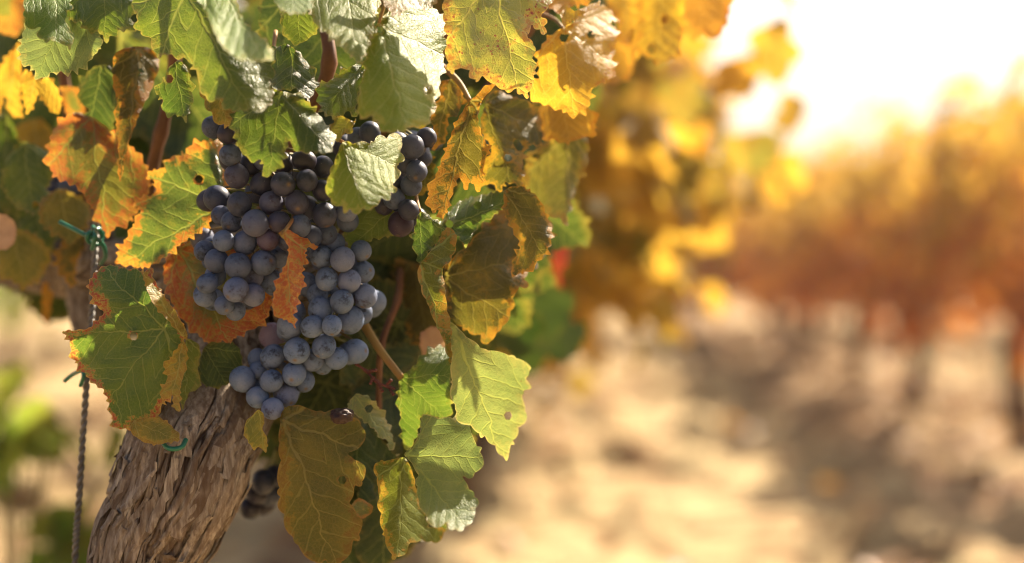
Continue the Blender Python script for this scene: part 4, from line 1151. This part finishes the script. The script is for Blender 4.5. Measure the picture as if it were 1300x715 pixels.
# the leaves of the canopy's inside and far side, one mass
Vs = []; Fs = []; As = []
for i in range(150):
    px, py, d = pick(1.16, 1.6, 30)
    pos = unproj(px, py, d)
    W, F, lc = generic_leaf(rng, pos, rng.uniform(.06, .09), (rng.normal(0, .5), rng.normal(0, .4), -1), (rng.normal(0, .8), -1, rng.uniform(-.1, .9)), i)
    o = sum(len(v) for v in Vs)
    Vs.append(W); As.append(lc); Fs += [tuple(q + o for q in f) for f in F]
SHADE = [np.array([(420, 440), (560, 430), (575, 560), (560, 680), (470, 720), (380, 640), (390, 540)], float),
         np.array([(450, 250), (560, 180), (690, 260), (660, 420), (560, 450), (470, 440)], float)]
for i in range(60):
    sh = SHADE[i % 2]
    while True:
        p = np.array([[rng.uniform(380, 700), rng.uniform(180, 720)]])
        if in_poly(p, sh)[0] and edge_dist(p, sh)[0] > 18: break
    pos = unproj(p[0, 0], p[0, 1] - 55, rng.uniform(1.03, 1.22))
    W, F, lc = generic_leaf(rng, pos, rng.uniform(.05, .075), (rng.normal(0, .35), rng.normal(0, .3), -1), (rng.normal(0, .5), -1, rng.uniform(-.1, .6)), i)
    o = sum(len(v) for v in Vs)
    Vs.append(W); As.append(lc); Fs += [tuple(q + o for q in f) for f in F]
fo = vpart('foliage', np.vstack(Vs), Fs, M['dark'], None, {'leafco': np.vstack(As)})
fo['kind'] = 'stuff'

# ------------------------------------------------------------------ grapes
def grape_mesh(seed):
    rng = np.random.default_rng(seed)
    nu, nv = 40, 26
    V = [(0, 0, 1.0)]
    for i in range(1, nv):
        t = math.pi * i / nv
        for k in range(nu):
            p = 2 * math.pi * k / nu
            V.append((math.sin(t) * math.cos(p), math.sin(t) * math.sin(p), math.cos(t)))
    V.append((0, 0, -1.0))
    V = np.array(V)
    F = []
    for k in range(nu): F.append((0, 1 + k, 1 + (k + 1) % nu))
    for i in range(nv - 2):
        for k in range(nu):
            a = 1 + i * nu + k; b = 1 + i * nu + (k + 1) % nu
            F.append((a, a + nu, b + nu, b))
    l = 1 + (nv - 2) * nu
    for k in range(nu): F.append((len(V) - 1, l + (k + 1) % nu, l + k))
    sc = np.exp(-((1 + V[:, 2]) / 0.012))
    W = V.copy()
    W *= (1 + 0.025 * (vnoise(V[:, 0] * 1.6 + seed * 7, V[:, 1] * 1.6 + V[:, 2] * 1.3, seed)))[:, None]
    W[:, 2] *= 1.03
    W[:, 2] += 0.05 * np.exp(-((1 + V[:, 2]) / 0.015)) - 0.05 * np.exp(-((1 - V[:, 2]) / 0.05))
    W *= 0.008                                                             # 16 mm berry
    return mesh_from('grape', W, F, True, {'scar': sc})


GMESH = [grape_mesh(s) for s in range(5)]
for m in GMESH: m.materials.append(M['grape'])
GPROTO = None
Z5 = lambda L: [(220 + x / 2.979, 180 + y / 2.979, r / 2.979) for x, y, r in L]
Z8 = lambda L: [(280 + x / 2.27, 400 + y / 2.27, r / 2.27) for x, y, r in L]
Z2 = lambda L: [(300 + x / 2.979, y / 2.979, r / 2.979) for x, y, r in L]

LEFT = Z5([(215, 50, 42), (240, 130, 47), (165, 215, 52), (335, 160, 45), (415, 160, 46), (250, 235, 46), (370, 232, 46), (310, 308, 52), (467, 230, 46),
           (505, 147, 43), (495, 72, 45), (565, 95, 42), (400, 303, 42), (480, 318, 42), (190, 375, 42), (270, 382, 47), (358, 370, 42), (118, 413, 39),
           (163, 450, 46), (245, 470, 50), (342, 457, 50), (370, 527, 48), (130, 535, 40), (120, 580, 43), (237, 560, 47), (303, 580, 45), (193, 618, 38), (565, 185, 42), (572, 278, 48),
           (205, -30, 40), (150, -55, 42), (290, -10, 44)])
LEFT_B = Z5([(505, 250, 46), (220, 303, 42), (400, 435, 42), (430, 375, 38), (300, 510, 42), (160, 505, 42), (235, 640, 38), (185, 280, 40), (580, 350, 40), (520, 360, 42), (290, 90, 42), (415, 80, 42), (345, 70, 42), (460, 400, 40)])
RIGHT = Z5([(655, 262, 42), (660, 300, 42), (540, 405, 42), (605, 385, 42), (640, 445, 48), (710, 412, 40), (560, 435, 43), (580, 520, 45), (665, 527, 45), (718, 493, 43), (725, 585, 46), (638, 605, 47), (555, 635, 46), (505, 540, 46),
            (670, 675, 52), (600, 695, 40), (525, 700, 43)]) + \
        Z8([(150, 60, 38), (200, 32, 38), (298, 90, 36), (335, 125, 33), (388, 105, 37), (220, 103, 38), (150, 120, 36), (63, 185, 38), (147, 190, 34), (212, 170, 36), (107, 237, 33), (190, 230, 35), (150, 270, 32)])
RIGHT_B = Z5([(545, 580, 42), (715, 650, 40), (430, 712, 40), (690, 460, 40), (600, 590, 42), (460, 640, 42)]) + Z8([(265, 130, 33), (105, 125, 28), (108, 160, 26), (240, 190, 33), (295, 140, 30), (95, 205, 30)])
UPPER = Z5([(905, 20, 45), (885, 80, 40), (920, 112, 42), (900, 165, 42), (835, 215, 42), (860, 310, 48), (890, 258, 40), (800, 240, 38)]) + Z2([(675, 550, 45), (610, 540, 42), (505, 500, 42), (460, 520, 40), (720, 520, 38)])
UPPER_B = Z5([(850, 120, 42), (840, 160, 40), (830, 40, 42), (940, 60, 38), (780, 280, 34)])


def cluster(front, back, d0, depth_r, label, bloom, purple=(), extra=18, seed=0, stem_top=None, group=None):
    rng = np.random.default_rng(900 + seed)
    cx = np.mean([p[0] for p in front]); 
    G = []
    ys = [p[1] for p in front]
    for src, off in ((front, 0.0), (back, 0.009)):
        for (x, y, r) in src:
            near = [q for q in front if abs(q[1] - y) < 45]
            c = np.mean([q[0] for q in near]); hw = max(26, max(abs(q[0] - c) for q in near) + 8)
            k = math.sqrt(max(0.0, 1 - ((x - c) / hw) ** 2))
            G.append([x, y, r, d0 - depth_r * k + off + rng.uniform(-.001, .001), True])
    # rear berries that fill the bunch
    for i in range(extra):
        x, y, r = front[int(rng.integers(len(front)))]
        G.append([x + rng.normal(0, 9), y + rng.normal(0, 9), 15.0, d0 + rng.uniform(0.004, depth_r), False])
    # push overlapping berries apart along the view axis, keeping who is in front
    for it in range(160):
        moved = False
        for i in range(len(G)):
            for j in range(i + 1, len(G)):
                a, b = G[i], G[j]
                s = a[3] / FPX
                dx = (a[0] - b[0]) * s; dy = (a[1] - b[1]) * s; dz = a[3] - b[3]
                R_ = (a[2] + b[2]) * s * 0.97
                q = dx * dx + dy * dy
                if q + dz * dz < R_ * R_:
                    need = math.sqrt(max(R_ * R_ - q, 0))
                    sgn = 1 if dz > 0 else -1
                    cor = (need - abs(dz)) * 0.25
                    if a[4] == b[4]:
                        a[3] += sgn * cor; b[3] -= sgn * cor
                    elif b[4]: a[3] += abs(cor) * 2
                    else: b[3] += abs(cor) * 2
                    moved = True
        if not moved: break
    top = min(G, key=lambda g: g[1])
    root_px = stem_top or (cx, min(ys) - 20, d0 + 0.01)
    base = P(*root_px)
    root = thing('grape_cluster', base, label, 'grape cluster', group)
    global GPROTO
    for i, (x, y, r, d, vis) in enumerate(G):
        me = GMESH[i % len(GMESH)]
        if GPROTO is None:
            GPROTO = bpy.data.objects.new('grape', me); o = GPROTO
        else:
            o = GPROTO.copy(); o.data = me
        COL.objects.link(o)
        o.parent = root
        o.location = P(x, y, d) - base
        s = r * d / FPX / 0.008
        o.scale = (s * rng.uniform(.94, 1.03), s * rng.uniform(.94, 1.03), s * rng.uniform(.97, 1.07))
        o.rotation_euler = (rng.normal(-0.5, .6), rng.normal(0, .5), rng.uniform(0, 6.28))
        bl = bloom(x, y)
        o['bloom'] = float(np.clip(bl + rng.normal(0, .13), 0.06, 1.3))
        o['ripe'] = 0.85 if any(math.hypot(x - p[0], y - p[1]) < 9 for p in purple) else float(max(0, rng.normal(-.1, .15)))
    # stalk: main rachis with a little pedicel to every berry
    order = sorted(G, key=lambda g: g[1])
    n = 6
    bands = np.array_split(np.arange(len(order)), n)
    axis = [root_px] + [(np.mean([order[i][0] for i in b_]), np.mean([order[i][1] for i in b_]), d0 + 0.004) for b_ in bands]
    c = spline(axis, 30)
    pts = unproj(c[:, 0], c[:, 1], c[:, 2])
    parts = [tube(pts, list(np.linspace(0.0019, 0.0009, 31)), 7)]
    for g_ in order:
        k = int(np.argmin((c[:, 1] - (g_[1] - 14)) ** 2 + 0.2 * (c[:, 0] - g_[0]) ** 2))
        a = Vector(pts[k]); e = P(g_[0], g_[1] - g_[2] * 0.75, g_[3] + 0.002)
        m = (a + e) / 2 + Vector((0, 0, 0.003))
        parts.append(tube([a, m, e], [0.0008, 0.0007, 0.0009], 5))
    V, F = merge(parts)
    me = mesh_from('stalk', np.asarray([tuple(v) for v in V]) - np.array(base), F)
    link('stalk', me, M['rachis'], root)
    return root


cluster(LEFT, LEFT_B, 0.935, 0.030, 'dark bluish grape bunch hanging highest, in front of the red-orange leaf', lambda x, y: 0.22 + 0.6 * max(0, min(1, (y - 250) / 120)), seed=1, stem_top=(345, 150, 0.97))
cluster(RIGHT, RIGHT_B, 0.965, 0.030, 'long pale blue bloomed grape bunch hanging down to the trunk', lambda x, y: 0.60 + 0.5 * max(0, min(1, (y - 280) / 90)), purple=Z8([(150, 60, 1)]), seed=2, stem_top=(450, 230, 0.99))
cluster(UPPER, UPPER_B, 0.955, 0.02, 'small dark grape bunch half hidden behind the heart shaped leaf', lambda x, y: 0.30, extra=8, seed=3, stem_top=(500, 130, 0.99))
LOW = [(318, 645, 14), (342, 628, 15), (334, 612, 15), (350, 604, 14), (326, 626, 14)]
cluster(LOW, [(335, 642, 13)], 1.06, 0.012, 'dark shaded grapes low behind the trunk', lambda x, y: 0.15, extra=3, seed=4, stem_top=(352, 570, 1.05))
SIDE = [(72, 230, 15), (88, 238, 15), (80, 255, 15), (97, 254, 14), (66, 246, 13)]
cluster(SIDE, [(84, 224, 14)], 1.12, 0.012, 'dark blurred grapes behind the mottled orange leaf at upper left', lambda x, y: 0.25, extra=3, seed=5, stem_top=(82, 190, 1.12))

# dried stalk with shrivelled berries below the bunch
rt = thing('grape_stalk', P(452, 462, 0.95), 'bare dried red stalk left under the grapes', 'grape stalk')
parts = []
for ctrl in ([(452, 462, .95), (466, 472, .945), (480, 486, .94), (502, 494, .94)], [(466, 472, .945), (478, 470, .94)], [(480, 486, .94), (486, 498, .938)], [(474, 478, .94), (470, 488, .938)], [(490, 490, .94), (497, 482, .938)], [(494, 492, .94), (500, 502, .938)]):
    c = spline(ctrl, 10)
    parts.append(tube(unproj(c[:, 0], c[:, 1], c[:, 2]), [0.0009 + 0.0006 * (i % 3 == 0) for i in range(11)], 6))
V, F = merge(parts)
link('rachis', mesh_from('rachis', np.asarray([tuple(v) for v in V]) - np.array(rt.location), F), M['dryrachis'], rt)
# shrivelled berry lying on the yellow leaf
gm = grape_mesh(77)
co = np.array([v.co for v in gm.vertices])
co *= (1 + 0.35 * vnoise(co[:, 0] * 500, co[:, 1] * 500 + co[:, 2] * 300, 3))[:, None]
co[:, 2] *= 0.6
gm.vertices.foreach_set('co', co.ravel()); gm.update()
sb = link('raisin', gm, M['deadgrape'])
sb.location = P(434, 528, 0.912)
tag(sb, 'shrivelled brown grape stuck at the top of the large yellow leaf', 'raisin')

# ------------------------------------------------------------------ wire and ties
def strand(ctrl, phase, r, off, turns, n=420):
    c = spline(ctrl, n)
    pts = unproj(c[:, 0], c[:, 1], c[:, 2])
    t = np.gradient(pts, axis=0); t /= np.linalg.norm(t, axis=1)[:, None]
    a = np.cross(t, [0, 1.0, 0]); a /= np.linalg.norm(a, axis=1)[:, None]; b = np.cross(t, a)
    w = np.linspace(0, turns * 2 * np.pi, n + 1) + phase
    pts = pts + off * (np.cos(w)[:, None] * a + np.sin(w)[:, None] * b)
    return tube(pts, r, 7)


WC = [(124, 250, 1.0), (121, 310, 0.99), (117, 390, 0.985), (111, 470, 0.98), (105, 560, 0.98), (99, 650, 0.98), (95, 720, 0.98), (90, 900, 0.98), (70, 1500, 0.98), (60, 2050, 0.98)]
V, F = merge([strand(WC, 0, 0.0014, 0.0011, 36, 900), strand(WC, math.pi, 0.0014, 0.0011, 36, 900)])
wv = np.asarray([tuple(v) for v in V])
wire = link('twisted_wire', mesh_from('twisted_wire', wv, F), M['wire'])
tag(wire, 'grey twisted two-strand wire hanging beside the trunk', 'wire')


def tie(ctrls, r, label):
    ps = []
    for ctrl in ctrls:
        c = spline(ctrl, 40)
        ps.append(tube(unproj(c[:, 0], c[:, 1], c[:, 2]), r, 8))
    V, F = merge(ps)
    o = link('plant_tie', mesh_from('plant_tie', np.asarray([tuple(v) for v in V]), F), M['tie'])
    return tag(o, label, 'plant tie', 'green plastic vine ties')


tie([[(76, 282, .985), (92, 290, .98), (108, 298, .975), (122, 303, .975), (131, 312, .98), (134, 325, .99), (128, 335, 1.0)],
     [(126, 290, .985), (113, 296, .972), (112, 306, .975), (124, 310, .985), (130, 300, .99), (126, 290, .985)],
     [(118, 288, .985), (121, 300, .97), (117, 316, .98)]], 0.0016, 'green plastic tie knotted round the wire above the red edged leaf')
tie([[(82, 484, .99), (92, 476, .985), (104, 470, .972), (114, 468, .975), (116, 474, .99)], [(104, 466, .975), (106, 478, .97), (102, 490, .975)]], 0.0014, 'short green tie on the wire at the tip of the red edged leaf')
tie([[(206, 560, .914), (212, 568, .909), (222, 570, .908), (231, 567, .909), (236, 558, .914)]], 0.0016, 'bit of green tie against the trunk bark')

# ------------------------------------------------------------------ low green plants blurred at the left
def weed(px, py, d, n, spread, label, seed):
    rng = np.random.default_rng(seed)
    c0 = P(px, py, d)
    base = Vector((c0.x, c0.y, 0.0))
    root = thing('weed', base, label, 'weed', 'green shoots left of the trunk')
    C = [(rng.normal(0, spread), rng.normal(0, spread), c0.z + rng.normal(0, spread * 0.8)) for _ in range(n)]
    V, F, A = leaf_cloud(C, rng.uniform(0, 6.28, n), rng.uniform(.07, .12, n), rng.uniform(0, .7, n), rng)
    link('foliage', mesh_from('foliage', V, F, False, {'rnd': A}), M['far_green'], root)
    ps = [tube(spline([(0, 0, -.02), (c[0] * .3, c[1] * .3, c[2] * .55), c], 8), 0.003, 5) for c in C[::3]]
    V, F = merge(ps)
    link('stem', mesh_from('stem', V, F), M['rachis'], root)


weed(15, 550, 2.1, 22, 0.05, 'upright leafy green shoot left of the wire', 3)
weed(90, 712, 2.0, 18, 0.045, 'low green leaf clump at the foot of the wire', 4)
